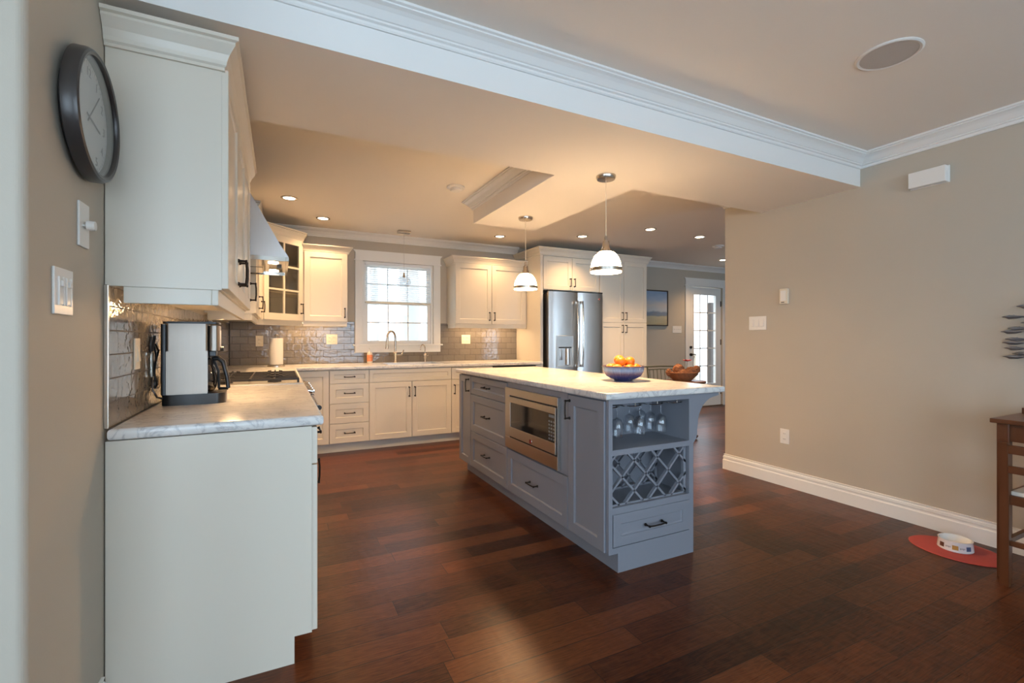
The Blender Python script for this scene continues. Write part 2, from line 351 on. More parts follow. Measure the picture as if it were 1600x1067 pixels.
        ed = [e for e in bm.edges if len(e.link_faces) == 2 and e.calc_face_angle(0) > 0.5 and abs(e.verts[0].co.z-e.verts[1].co.z) < 1e-5]
        bmesh.ops.bevel(bm, geom=ed, offset=bev, segments=4, affect='EDGES', profile=0.5)
        s.merge(bm); return s
    def move(s, mtx): bmesh.ops.transform(s.bm, matrix=mtx, verts=s.bm.verts); return s
    def build(s, name, m, parent=None, smooth=False, loc=None, rot=None, recalc=True):
        if recalc: bmesh.ops.recalc_face_normals(s.bm, faces=s.bm.faces)
        me = bpy.data.meshes.new(name); s.bm.to_mesh(me); s.bm.free()
        ms = m if isinstance(m, list) else [m]
        for x in ms: me.materials.append(M[x] if isinstance(x, str) else x)
        if smooth:
            for p in me.polygons: p.use_smooth = True
            try: me.set_sharp_from_angle(angle=math.radians(38))
            except Exception: pass
        o = bpy.data.objects.new(name, me); COL.objects.link(o)
        if parent: o.parent = parent
        if loc: o.location = loc
        if rot: o.rotation_euler = rot
        return o
def tag(o, label=None, cat=None, group=None, kind=None):
    if label: o['label'] = label
    if cat: o['category'] = cat
    if group: o['group'] = group
    if kind: o['kind'] = kind
    return o
def thing(name, label, cat, loc=(0, 0, 0), rz=0, group=None):
    o = bpy.data.objects.new(name, None); COL.objects.link(o); o.location = loc; o.rotation_euler = (0, 0, rz)
    o.empty_display_size = 0.05
    return tag(o, label, cat, group)
def struct(mb, name, m, smooth=False): return tag(mb.build(name, m, smooth=smooth), kind='structure')
def B(a, b, bev=0, seg=2): return MB().box(a, b, bev, seg)
def copy_tree(o, parent=None):
    c = o.copy(); COL.objects.link(c); c.parent = parent
    for ch in list(o.children): copy_tree(ch, c)
    return c
def text_mb(txt, size, depth=0.0005):
    cu = bpy.data.curves.new('t', 'FONT'); cu.body = txt; cu.size = size; cu.extrude = depth; cu.align_x = 'CENTER'; cu.align_y = 'CENTER'
    o = bpy.data.objects.new('t', cu); COL.objects.link(o)
    dg = bpy.context.evaluated_depsgraph_get(); me = bpy.data.meshes.new_from_object(o.evaluated_get(dg))
    mb = MB(); mb.bm.from_mesh(me); bpy.data.meshes.remove(me); bpy.data.objects.remove(o); bpy.data.curves.remove(cu)
    return mb

# ------------------------------------------------------------------ room shell
struct(B((FARL-.1, REAR-.1, -0.1), (FARR+.1, WB+.14, 0)), 'floor', 'floor')
struct(B((FARL-.1, REAR-.1, CEIL), (FARR+.1, WB+.14, CEIL+.1)), 'ceiling', 'ceil')
def wall_holes(axis, c0, c1, a0, a1, holes):
    """wall slab; axis 'x' runs along X with thickness in Y c0..c1"""
    mb = MB()
    def bx(u0, u1, z0, z1):
        if u1-u0 < 1e-4 or z1-z0 < 1e-4: return
        if axis == 'x': mb.box((u0, c0, z0), (u1, c1, z1))
        else: mb.box((c0, u0, z0), (c1, u1, z1))
    u = a0
    for h0, h1, z0, z1 in sorted(holes):
        bx(u, h0, 0, CEIL); bx(h0, h1, 0, z0); bx(h0, h1, z1, CEIL); u = h1
    bx(u, a1, 0, CEIL); return mb
WIN = (0.915, 1.81, 1.14, 2.166); DOOR = (6.43, 7.27, 0.0, 2.14)
struct(wall_holes('x', WB, WB+.14, -0.62, FARR+.1, [WIN, DOOR]), 'wall_back', 'wall')
arc = [(-0.52+0.02*math.cos(t), 1.417+0.02*math.sin(t)) for t in [-i*PI/16 for i in range(0, 9)]]
struct(MB().prism([(WL, WB)] + arc + [(FARL, 1.397), (FARL, 1.52), (-0.62, 1.52), (-0.62, WB)], 0, CEIL), 'wall_left', 'wall')
struct(wall_holes('y', FARL-.1, FARL, REAR, 1.52, [(-2.2, -0.2, 0.45, 2.25)]), 'wall_far_left', 'wall')
struct(wall_holes('x', REAR-.1, REAR, FARL-.1, FARR+.1, [(-2.3, -0.1, 0.25, 2.35), (0.8, 3.0, 0.25, 2.35), (4.8, 7.0, 0.25, 2.35)]), 'wall_rear', 'wall')
struct(B((WR, REAR, 0), (WR+.13, 3.0, CEIL)), 'wall_right', 'wall')
struct(B((FARR, REAR, 0), (FARR+.1, WB, CEIL)), 'wall_far_right', 'wall')
# beam across the opening and the lowered ceiling over the island
bz = 2.286
poly = [(WL, 1.873), (WR, 1.873), (WR, 2.637), (2.286, 2.637), (2.286, 4.083), (1.628, 4.083), (1.628, 2.637), (WL, 2.637)]
beam = struct(MB().prism(poly, bz, CEIL), 'trim_1', ['ceil', 'white'])
for p in beam.data.polygons:
    if p.normal.y < -0.9 and abs(p.center.y-1.873) < 0.01: p.material_index = 1
CR = [(0, 0), (0.084, 0), (0.084, -0.010), (0.074, -0.014), (0.074, -0.020), (0.060, -0.026), (0.047, -0.036), (0.036, -0.050), (0.028, -0.060), (0.022, -0.062), (0.022, -0.070), (0.012, -0.074), (0.012, -0.084), (0.008, -0.090), (0, -0.090)]
CRP = [(o, CEIL+z) for o, z in CR]
# right wall to family room (travel -Y puts the room on the right hand)
struct(MB().sweep(CRP, [(WL-2.5, 1.397), (WL-0.02, 1.397), (WL, 1.417), (WL, 1.873), (WR, 1.873), (WR, REAR)]), 'trim_2', 'white')
struct(MB().sweep(CRP, [(WL, 2.637), (WL, WB), (3.04, WB)]), 'trim_3', 'white')
struct(MB().sweep(CRP, [(WL, 2.637), (1.628, 2.637), (1.628, 4.083), (2.286, 4.083), (2.286, 2.637), (WR, 2.637), (WR, 3.0), (WR+.13, 3.0), (WR+.13, 0.6)][::-1]), 'trim_4', 'white')
struct(MB().sweep(CRP, [(4.85, WB), (FARR, WB), (FARR, 0.6)]), 'trim_5', 'white')
BP = [(0, 0), (0.016, 0), (0.016, 0.085), (0.011, 0.092), (0.011, 0.1), (0.014, 0.108), (0.012, 0.122), (0.007, 0.126), (0.007, 0.132), (0.010, 0.139), (0.004, 0.141), (0, 0.141)]
struct(MB().sweep(BP, [(WR+.13, 0.6), (WR+.13, 3.0), (WR, 3.0), (WR, REAR)]), 'baseboard_right', 'white')
struct(MB().sweep(BP, [(FARL, 1.397), (WL-0.02, 1.397), (WL, 1.417), (WL, 1.885)]), 'baseboard_left', 'white')
struct(MB().sweep(BP, [(4.85, WB), (6.34, WB)]), 'baseboard_back', 'white')
# backsplash
struct(B((WL, 1.915, 0.913), (WL+.010, WB, 1.375)), 'trim_6', 'tile_y')
struct(MB().box((WL+.010, WB-.010, 0.913), (0.815, WB, 1.41)).box((0.815, WB-.010, 0.913), (1.91, WB, 1.036)).box((1.91, WB-.010, 0.913), (3.03, WB, 1.41)), 'trim_7', 'tile_x')
struct(B((WL, 1.903, 0.915), (WL+.013, 1.915, 1.375), .002), 'trim_8', 'nickel')
struct(B((WL+.010, WB-.018, 0.915), (WL+.018, WB-.010, 1.375)), 'trim_9', 'iron')

# ------------------------------------------------------------------ window over the sink
def add(name, mb, m, p, **k): return mb.build(name, m, p, **k)
w1 = tag(thing('window_1', None, None, (1.3625, WB, 0)), kind='structure')
cx = 1.3625
HP = [(0, 2.166), (0.020, 2.166), (0.026, 2.172), (0.020, 2.178), (0.020, 2.27), (0.034, 2.278), (0.040, 2.294), (0, 2.294)]
mbh = MB()
mbh.prism([(-0.55, 2.166), (0.55, 2.166), (0.55, 2.18), (0.537, 2.182), (0.537, 2.262), (0.565, 2.294), (-0.565, 2.294), (-0.537, 2.262), (-0.537, 2.182), (-0.55, 2.18)], -0.026, 0, 'xz')
add('window_head', mbh, 'white', w1)
for sx in (-1, 1):
    add('window_casing', B((min(sx*.4475, sx*.5375), -.02, 1.135), (max(sx*.4475, sx*.5375), 0, 2.166), .003), 'white', w1)
add('window_stool', MB().box((-.565, -.045, 1.122), (.565, .13, 1.14), .004), 'white', w1)
add('window_apron', B((-.5375, -.02, 1.037), (.5375, 0, 1.122), .003), 'white', w1)
fr = MB()
for sx in (-1, 1): fr.box((min(sx*.4475, sx*.42), 0.02, 1.14), (max(sx*.4475, sx*.42), .12, 2.166))
fr.box((-.42, .02, 2.135), (.42, .12, 2.166)); add('window_frame', fr, 'white', w1)
def sash(name, z0, z1, y, cols, rows):
    m = MB(); w = .42
    m.box((-w, y, z0), (-w+.042, y+.03, z1)); m.box((w-.042, y, z0), (w, y+.03, z1)); m.box((-w+.042, y, z0), (w-.042, y+.03, z0+.045)); m.box((-w+.042, y, z1-.035), (w-.042, y+.03, z1))
    s = add(name, m, 'white', w1)
    g = MB(); xs0, xs1 = -w+.042, w-.042
    for i in range(1, cols): x = xs0+(xs1-xs0)*i/cols; g.box((x-.007, y+.008, z0+.045), (x+.007, y+.016, z1-.035))
    for j in range(1, rows): z = z0+.045+(z1-z0-.08)*j/rows; g.box((xs0, y+.008, z-.007), (xs1, y+.016, z+.007))
    add('muntin', g, 'white', s)
    add('window_pane', B((xs0, y+.017, z0+.045), (xs1, y+.020, z1-.035)), 'pane', s)
sash('window_sash', 1.14, 1.675, .045, 3, 2); sash('window_sash', 1.64, 2.14, .08, 3, 2)
bl = thing('window_blind', 'white horizontal slat blind pulled halfway down the window over the sink', 'blind', (cx, WB+.022, 0))
add('headrail', B((-.415, -.012, 2.125), (.415, .018, 2.164), .003), 'blindm', bl)
sl = MB()
for i in range(17):
    z = 1.70+i*0.0248
    sl.prism([(-.012, z-.005), (.012, z+.004), (.012, z+.0052), (-.012, z-.0038)], -.41, .41, 'yz')
tag(add('slat', sl, 'blindm', bl), kind='stuff')
add('bottom_rail', B((-.415, -.012, 1.648), (.415, .014, 1.672), .004), 'ivory', bl)
for x in (-.3, 0, .3): add('cord', MB().cyl((x, 0, 1.67), (x, 0, 2.13), .0011, n=6), 'white', bl)

# ------------------------------------------------------------------ glazed door in the dining area
d1 = tag(thing('door_1', None, None, (6.85, WB, 0)), kind='structure')
dd = MB()
dd.box((-.42, .03, .0), (-.28, .075, 2.13)).box((.28, .03, .0), (.42, .075, 2.13)).box((-.28, .03, .0), (.28, .075, .40)).box((-.28, .03, 2.0), (.28, .075, 2.13))
slab_ = add('door_slab', dd, 'white', d1)
fr = MB()
for a, b_ in (((-.295, .02, .385), (-.275, .03, 2.015)), ((.275, .02, .385), (.295, .03, 2.015)), ((-.275, .02, .385), (.275, .03, .405)), ((-.275, .02, 1.995), (.275, .03, 2.015))): fr.box(a, b_)
add('glazing_bead', fr, 'white', d1)
g = MB()
for i in (1, 2): x = -.28+.56*i/3; g.box((x-.010, .045, .4), (x+.010, .052, 2.0))
for j in range(1, 5): z = .4+1.6*j/5; g.box((-.28, .045, z-.010), (.28, .052, z+.010))
add('muntin', g, 'white', d1)
add('door_pane', B((-.28, .053, .4), (.28, .057, 2.0)), 'pane', d1)
add('door_lever', MB().cyl((-.35, .03, .93), (-.35, .0, .93), .026).tube([(-.35, .005, .93), (-.30, -.01, .935), (-.25, -.008, .925)], .008), 'bronze', d1, smooth=True)
add('deadbolt', MB().cyl((-.35, .03, 1.06), (-.35, .008, 1.06), .024), 'bronze', d1, smooth=True)
for z in (.25, 1.15, 1.85): add('hinge', B((.405, .02, z-.05), (.425, .035, z+.05)), 'bronze', d1)
add('door_threshold', B((-.42, -.02, 0), (.42, .13, .012)), 'nickel', d1)
for sx in (-1, 1): add('door_casing', B((min(sx*.425, sx*.515), -.02, 0), (max(sx*.425, sx*.515), 0, 2.15), .003), 'white', d1)
mbh = MB().prism([(-.54, 2.14), (.54, 2.14), (.54, 2.155), (.522, 2.157), (.522, 2.25), (.55, 2.28), (-.55, 2.28), (-.522, 2.25), (-.522, 2.157), (-.54, 2.155)], -.026, 0, 'xz')
add('door_head', mbh, 'white', d1)
# rear and side windows of the family room (behind the camera), and an added dining-side one
def big_window(name, loc, rz, w, h):
    t = tag(thing(name, None, None, loc, rz), kind='structure')
    f = MB()
    for a, b_ in (((-w/2, 0, 0), (-w/2+.06, .07, h)), ((w/2-.06, 0, 0), (w/2, .07, h)), ((-w/2+.06, 0, 0), (w/2-.06, .07, .06)), ((-w/2+.06, 0, h-.06), (w/2-.06, .07, h)), ((-.03, 0, .06), (.03, .07, h-.06))): f.box(a, b_)
    add('window_frame', f, 'white', t); add('window_pane', B((-w/2+.06, .03, .06), (w/2-.06, .034, h-.06)), 'pane', t)
big_window('window_2', (-1.2, REAR-.02, .25), PI, 2.2, 2.1); big_window('window_3', (1.9, REAR-.02, .25), PI, 2.2, 2.1); big_window('added_window', (5.9, REAR-.02, .25), PI, 2.2, 2.1)  # the dining-side window is added for its light on the fridge
big_window('window_4', (FARL-.02, -1.2, .45), PI/2, 2.0, 1.8)

# ------------------------------------------------------------------ outdoors
tag(B((-8, WB+.3, -.45), (20, 40, -.3)).build('snowy_ground', 'snow'), 'pale washed-out ground outside the window and glazed door', 'ground', kind='stuff')
def trunk(x, y, r, lab):
    t = thing('bare_tree', lab, 'tree', (x, y, -.3), 0)
    add('trunk', MB().tube([(0, 0, 0), (.04, 0, 2), (-.02, .05, 4), (.1, 0, 8)], [r, r*.9, r*.8, r*.5], 10), 'bark', t, smooth=True)
    m = MB(); rnd = random.Random(int(x*100))
    for i in range(5):
        z = 3.2+i*.45; a = rnd.uniform(0, 2*PI); L = rnd.uniform(.5, 1.3)
        m.tube([(0, 0, z), (L*.5*math.cos(a), L*.5*math.sin(a), z+.2), (L*math.cos(a), L*math.sin(a), z+rnd.uniform(.2, .7))], [r*.18, r*.12, r*.04], 5)
    add('branch', m, 'bark', t)
trunk(2.75, 11.0, .26, 'broad grey tree trunk seen through the right side of the sink window')
trunk(2.2, 12.5, .12, 'slim bare tree seen through the middle of the sink window')
trunk(1.15, 14.0, .09, 'thin bare tree seen through the left panes of the sink window')
pp = thing('porch_post', 'dark porch post standing outside the glazed door', 'post', (8.43, 7.2, -.3))
add('post_shaft', B((-.045, -.045, 0), (.045, .045, 2.3), .004), 'frame_dark', pp); add('post_base', B((-.07, -.07, 0), (.07, .07, .08), .004), 'frame_dark', pp)
rl = thing('deck_railing', 'tan wooden deck railing outside the glazed door', 'railing', (8.6, 9.2, -.3))
m = MB().box((-1.5, -.05, 1.0), (1.5, .05, 1.05)).box((-1.5, -.02, .2), (1.5, .02, .26)); add('rail', m, 'deck', rl)
m = MB()
for i in range(21): m.box((-1.48+i*.147, -.018, .26), (-1.44+i*.147, .018, 1.0))
add('baluster', m, 'deck', rl); 
for x in (-1.5, 1.5): add('post', B((x-.05, -.05, 0), (x+.05, .05, 1.12)), 'deck', rl)

# ------------------------------------------------------------------ cabinets
def shaker(w, h, t=.020, st=.058, rec=.010):
    """local: x 0..w, z 0..h, front at y=-t"""
    m = MB(); st = min(st, w*.28, h*.30)
    bm = bmesh.new()
    V = lambda x, y, z: bm.verts.new((x, y, z))
    o = [(0, 0), (w, 0), (w, h), (0, h)]; e = .0018
    i1 = [(st, st), (w-st, st), (w-st, h-st), (st, h-st)]; s2 = st+.007
    i2 = [(s2, s2), (w-s2, s2), (w-s2, h-s2), (s2, h-s2)]
    oi = [(e, e), (w-e, e), (w-e, h-e), (e, h-e)]
    R = [[V(x, 0, z) for x, z in o], [V(x, -t+e, z) for x, z in o], [V(x, -t, z) for x, z in oi], [V(x, -t, z) for x, z in i1], [V(x, -t+rec*.55, z) for x, z in [(st+.0015, st+.0015), (w-st-.0015, st+.0015), (w-st-.0015, h-st-.0015), (st+.0015, h-st-.0015)]], [V(x, -t+rec, z) for x, z in i2]]
    for A, Bq in zip(R, R[1:]):
        for j in range(4): bm.faces.new((A[j], A[(j+1) % 4], Bq[(j+1) % 4], Bq[j]))
    bm.faces.new(R[0][::-1]); bm.faces.new(R[-1])
    m.merge(bm); return m
def handle_mb(L=.100, out=.030, vertical=False):
    """centre at 0, sticks out towards -y"""
    m = MB(); h = L/2
    for s_ in (-1, 1):
        m.lathe([(.0, 0), (.0085, 0), (.0085, .004), (.005, .009), (.0045, out-.004), (.007, out), (.0065, out+.005), (0, out+.006)], n=10, c=(0, 0, 0))
        vs = [v for v in m.bm.verts if not v.tag]
        for v in vs: v.co = Vector((v.co.x+s_*h, -v.co.z, v.co.y)); v.tag = True
    m.tube([(-h, -out, 0), (-h*.4, -out-.003, -.001), (h*.4, -out-.003, -.001), (h, -out, 0)], .0045, 8)
    if vertical: m.move(Matrix.Rotation(PI/2, 4, 'Y'))
    return m
HANDLES = {}
def put_handle(parent, x, y, z, vertical, L=.100):
    k = (vertical, L)
    if k not in HANDLES: 
        o = handle_mb(L, vertical=vertical).build('handle', 'bronze', parent, smooth=True); HANDLES[k] = o.data
    else:
        o = bpy.data.objects.new('handle', HANDLES[k]); COL.objects.link(o); o.parent = parent
    o.location = (x, y, z); return o
def front(parent, kind, u0, u1, v0, v1, m, handle=None, hv=None, gap=.0027):
    """handle: (u, v, vertical) in cabinet coordinates"""
    mb = shaker(u1-u0-2*gap, v1-v0-2*gap)
    o = mb.build(kind, m, parent); o.location = (u0+gap, 0, v0+gap)
    if handle: put_handle(o, handle[0]-u0-gap, -.020, handle[1]-v0-gap, handle[2])
    return o
def cabinet(name, label, cat, loc, rz, w, d, z0, z1, m, fronts, toe=None, group=None, body=True, gapdark=True):
    """origin: front left corner of the box at floor; local y=0 is box front, +y to the wall"""
    t = thing(name, label, cat, loc, rz, group)
    if body: add('body', MB().box((0.0008, 0, z0), (w-.0008, d, z1)), m, t)
    if toe: add('toe_kick', B((0, toe, 0), (w, toe+.018, z0)), m, t)
    for f in fronts: front(t, *f[:5], m, *f[5:])
    return t
HB = WB-.006
# --- back wall, base units (door face y=5.21 -> box front 5.23)
YB = 5.23; DB = WB-YB-.012
back = [
 ('corner_cabinet', 'cream base cabinet door in the corner, half hidden by the range', (.15, .466), [('door', .0, .316, .103, .872, None)]),
 ('drawer_cabinet', 'cream base cabinet with four stacked drawers, left of the sink doors', (.466, .870), [('drawer', 0, .404, .732, .872, (.202, .803, False)), ('drawer', 0, .404, .522, .732, (.202, .63, False)), ('drawer', 0, .404, .312, .522, (.202, .42, False)), ('drawer', 0, .404, .103, .312, (.202, .21, False))]),
 ('sink_cabinet', 'cream sink base cabinet with two doors under a false front, below the window', (.870, 1.804), [('false_front', 0, .934, .732, .872, None), ('door', 0, .467, .103, .732, (.435, .615, True)), ('door', .467, .934, .103, .732, (.499, .615, True))]),
 ('base_cabinet', 'cream base cabinet with one drawer front, right of the sink cabinet behind the island', (1.804, 2.333), [('drawer', 0, .529, .732, .872, None), ('door', 0, .529, .103, .732, (.035, .615, True))]),
]
for nm, lb, (x0, x1), fs in back:
    cabinet(nm, lb, 'cabinet', (x0, YB, 0), 0, x1-x0, DB, .10, .874, 'cream', fs, toe=.055)
dw = thing('dishwasher', 'stainless dishwasher under the back counter beside the fridge enclosure', 'dishwasher', (2.336, YB, 0))
add('body', B((0, .0, .10), (.600, DB, .87)), 'dark', dw); add('door', B((0, -.025, .11), (.600, 0, .835), .004), 'steel', dw)
add('control_strip', B((0, -.022, .838), (.600, 0, .868), .003), 'black', dw)
add('handle', MB().cyl((.05, -.06, .80), (.55, -.06, .80), .010).cyl((.07, -.06, .80), (.07, -.025, .80), .008).cyl((.53, -.06, .80), (.53, -.025, .80), .008), 'steel', dw, smooth=True)
add('toe_kick', B((0, .055, 0), (.600, .07, .10)), 'dark', dw)
# filler between dishwasher and fridge panel
tag(B((2.938, YB-.018, 0), (3.028, WB-.012, .874)).build('filler_panel', 'cream'), 'narrow cream filler panel between dishwasher and fridge enclosure', 'panel')

# --- left wall base units (door face x=.129 -> box front .109), rz=90deg: local x -> +Y, local y -> -X
XL = .109; DL = XL-WL-.004
t = cabinet('base_cabinet', 'cream end base cabinet nearest the camera, under the coffee maker', 'cabinet', (XL, 1.909, 0), PI/2, .691, DL, .10, .874, 'cream',
  [('drawer', .0, .691, .730, .872, (.32, .80, False)), ('door', 0, .691, .103, .730, (.36, .61, True))])
add('toe_kick', B((0.0, .059, 0), (.691, .077, .10)), 'cream', t)
add('end_panel', MB().prism([(-.0005, .10), (.059, .10), (.059, .0), (DL, 0), (DL, .874), (-.0005, .874)], -.002, .0, 'yz'), 'cream', t)
t = cabinet('base_cabinet', 'cream base cabinet between the end cabinet and the gas range', 'cabinet', (XL, 2.602, 0), PI/2, .690, DL, .10, .874, 'cream',
  [('drawer', .0, .690, .730, .872, (.345, .80, False)), ('door', 0, .690, .103, .730, (.045, .60, True))], toe=.059)
t = cabinet('base_cabinet', 'cream base cabinet between the gas range and the back corner', 'cabinet', (XL, 4.064, 0), PI/2, 1.10, DL, .10, .874, 'cream',
  [('door', .0, .55, .103, .872, (.505, .76, True)), ('door', .55, 1.10, .103, .872, (.595, .76, True))], toe=.059)

# --- crown for cabinets: profile (out, z)
def cab_crown(z0=2.135, z1=2.245, out=.055):
    h = z1-z0
    return [(0, z0), (.010, z0), (.010, z0+.10*h), (.016, z0+.16*h), (.018, z0+.28*h), (.026, z0+.48*h), (.038, z0+.66*h), (out-.010, z0+.76*h), (out-.010, z0+.84*h), (out, z0+.88*h), (out, z1), (-.02, z1), (-.02, z0)]
# near upper cabinet on the left wall: box -.18, doors to -.158
XU = -.180; DU = XU-WL-.003
t = thing('wall_cabinet', 'cream upper cabinet on the left wall nearest the camera, above the coffee maker', 'cabinet', (XU, 1.909, 0), PI/2)
add('body', B((0, 0, 1.372), (1.385, DU, 2.15)), 'cream', t)
for i in range(3):
    u0 = i*1.385/3; u1 = u0+1.385/3
    hx = [.0, .0, .0]
    h = [(u1-.035, 1.49, True), (u0+.035, 1.49, True), (u1-.035, 1.49, True)][i]
    front(t, 'door', u0, u1, 1.375, 2.145, 'cream', h)
crm = MB().sweep(cab_crown(2.133, 2.237), [(XU-.0, 3.294), (XU, 1.909), (WL+.002, 1.909)][::-1])
crm.move(Matrix.Rotation(-PI/2, 4, 'Z') @ Matrix.Translation((-XU, -1.909, 0))); add('crown_moulding', crm, 'cream', t)
add('light_rail', MB().box((.004, .010, 1.318), (1.375, .030, 1.372), .002).box((.004, .030, 1.318), (.022, DU-.045, 1.372), .002), 'cream', t)
add('sticker', B((.16, .10, 1.368), (.50, .155, 1.3715)), 'redtape', t)
# far upper cabinet on the left wall
t = thing('wall_cabinet', 'narrow cream upper cabinet on the left wall just beyond the range hood', 'cabinet', (XU, 4.09, 0), PI/2)
add('body', B((0, 0, 1.398), (1.12, DU, 2.175)), 'cream', t)
front(t, 'door', 0, .56, 1.40, 2.175, 'cream', (.52, 1.52, True)); front(t, 'door', .56, 1.12, 1.40, 2.175, 'cream', (1.08, 1.52, True))
crm = MB().sweep(cab_crown(2.155, 2.255), [(WL+.002, 4.09), (XU, 4.09), (XU, 5.20)])
crm.move(Matrix.Rotation(-PI/2, 4, 'Z') @ Matrix.Translation((-XU, -4.09, 0))); add('crown_moulding', crm, 'cream', t)
add('light_rail', MB().box((.004, .010, 1.346), (1.118, .030, 1.398), .002).box((.004, .03, 1.346), (.022, DU-.02, 1.398), .002), 'cream', t)
# diagonal glass corner cabinet
C1 = Vector((XU, 5.215)); C2 = Vector((.222, 5.617)); dg_w = (C2-C1).length
t = thing('glass_cabinet', 'taller cream corner cabinet with a six-pane glass door', 'cabinet', (C1.x, C1.y, 0), PI/4)
inv = Matrix.Rotation(-PI/4, 4, 'Z') @ Matrix.Translation((-C1.x, -C1.y, 0))
def loc2(pts): return [tuple((inv @ Vector((x, y, 0)))[:2]) for x, y in pts]
outl = loc2([(XU, 5.215), (.222, 5.617), (.222, WB-.003), (WL+.003, WB-.003), (WL+.003, 5.215)])
m = MB(); z0, z1 = 1.398, 2.285
m.prism(outl, z0, z0+.018); m.prism(outl, z1-.018, z1)
def vplate(a, b_, th=.012):
    a = Vector(a); b_ = Vector(b_); d = (b_-a).normalized(); n_ = Vector((-d.y, d.x))*th
    return [tuple(a), tuple(b_), tuple(b_+n_), tuple(a+n_)]
for i in (1, 2, 3, 4): m.prism(vplate(outl[i], outl[(i+1) % 5]), z0+.018, z1-.018)
m.box((0, 0, z0+.018), (.07, .018, z1-.018)).box((dg_w-.04, 0, z0+.018), (dg_w, .018, z1-.018)).box((.07, 0, z0+.018), (dg_w-.04, .018, z0+.04)).box((.07, 0, z1-.05), (dg_w-.04, .018, z1-.018))
add('body', m, 'cream', t)
inner = [(outl[0][0]+.03, .02), (outl[1][0]-.03, .02), (outl[2][0]-.02, outl[2][1]-.02), (outl[3][0], outl[3][1]-.03), (outl[4][0]+.02, outl[4][1])]
for z in (1.68, 1.97): add('shelf', MB().prism(inner, z, z+.015), 'cream', t)
dx0, dx1, dz0, dz1 = .045, dg_w-.006, 1.402, 2.275
m = MB(); s_ = .058
m.box((0, -.020, 0), (s_, 0, dz1-dz0), .001).box((dx1-dx0-s_, -.020, 0), (dx1-dx0, 0, dz1-dz0), .001).box((s_, -.020, 0), (dx1-dx0-s_, 0, s_+.01)).box((s_, -.020, dz1-dz0-s_-.01), (dx1-dx0-s_, 0, dz1-dz0))
dr = add('door', m, 'cream', t, loc=(dx0, 0, dz0))
W_, H_ = dx1-dx0, dz1-dz0
m = MB().box((W_/2-.009, -.018, s_+.01), (W_/2+.009, -.004, H_-s_-.01))
for j in (1, 2): z = s_+.01+(H_-2*s_-.02)*j/3; m.box((s_, -.018, z-.009), (W_-s_, -.004, z+.009))
add('muntin', m, 'cream', dr); add('glass_pane', B((s_, -.004, s_+.01), (W_-s_, -.001, H_-s_-.01)), 'cabglass', dr)
put_handle(dr, W_-.03, -.020, .13, True)
crm = MB().sweep(cab_crown(2.262, 2.365), [(WL+.003, 5.215), (XU, 5.215), (.222, 5.617), (.222, WB-.003)]); crm.move(inv); add('crown_moulding', crm, 'cream', t)
lr = MB().prism(loc2([(XU-.01, 5.215), (.228, 5.617+.008), (.216, 5.617+.03), (XU-.03, 5.235)]), 1.346, 1.398); add('light_rail', lr, 'cream', t)
# plates / glasses faintly seen inside the glass cabinet
for i, (u, v, z) in enumerate(((.20, .12, 1.416), (.30, .16, 1.416), (.22, .13, 1.695), (.34, .15, 1.695), (.20, .14, 1.985))):
    p = Matrix.Translation((C1.x, C1.y, 0)) @ Matrix.Rotation(PI/4, 4, 'Z') @ Vector((u, v, z))
    o = MB().lathe([(0, 0), (.02, 0), (.035, .02), (.055, .06), (.052, .06), (.033, .023), (0, .006)], n=20).build('glass_bowl', 'clearglass', smooth=True); o.location = p
    tag(o, 'small glass bowl behind the panes of the corner glass cabinet', 'bowl', 'bowls inside the corner glass cabinet')
# back wall uppers
YU = 5.63; DBU = WB-YU-.003
t = thing('wall_cabinet', 'single-door cream upper cabinet left of the sink window', 'cabinet', (.242, YU, 0))
add('body', B((-.02, 0, 1.398), (.456, DBU, 2.175)), 'cream', t)
front(t, 'door', 0, .456, 1.40, 2.175, 'cream', (.425, 1.50, True))
crm = MB().sweep(cab_crown(2.165, 2.250), [(-.02, 0), (.456, 0), (.456, DBU)]); add('crown_moulding', crm, 'cream', t)
add('light_rail', MB().box((-.01, .006, 1.346), (.452, .026, 1.398), .002).box((.434, .026, 1.346), (.452, DBU-.02, 1.398), .002), 'cream', t)
t = thing('wall_cabinet', 'two-door cream upper cabinet between the sink window and the fridge', 'cabinet', (1.995, YU, 0))
add('body', B((0, 0, 1.398), (1.03, DBU, 2.175)), 'cream', t)
front(t, 'door', 0, .503, 1.40, 2.175, 'cream', (.468, 1.50, True)); front(t, 'door', .503, 1.006, 1.40, 2.175, 'cream', (.538, 1.50, True))
crm = MB().sweep(cab_crown(2.165, 2.262), [(0, DBU), (0, 0), (1.03, 0)]); add('crown_moulding', crm, 'cream', t)
add('light_rail', MB().box((.004, .006, 1.346), (1.03, .026, 1.398), .002).box((.004, .026, 1.346), (.022, DBU-.02, 1.398), .002), 'cream', t)
# fridge enclosure + pantry (door face 5.26)
YP = 5.28; DP = WB-YP-.003
t = thing('fridge_surround_cabinet', 'cream cabinet with side panel framing the fridge, two small doors above it', 'cabinet', (3.03, YP, 0))
add('side_panel', B((0, -.02, 0), (.04, DP, 2.31)), 'cream', t); add('body', B((.04, 0, 1.85), (.950, DP, 2.31)), 'cream', t)
front(t, 'door', .045, .495, 1.853, 2.29, 'cream', (.462, 1.96, True)); front(t, 'door', .495, .945, 1.853, 2.29, 'cream', (.528, 1.96, True))
crm = MB().sweep(cab_crown(2.300, 2.400), [(0, DP), (0, -.02), (.952, -.02)]); add('crown_moulding', crm, 'cream', t)
t = thing('pantry_cabinet', 'tall cream pantry cabinet with four doors, right of the fridge', 'cabinet', (3.982, YP, 0))
add('body', B((0, 0, .10), (.85, DP, 2.31)), 'cream', t); add('toe_kick', B((0, .05, 0), (.85, .07, .10)), 'cream', t)
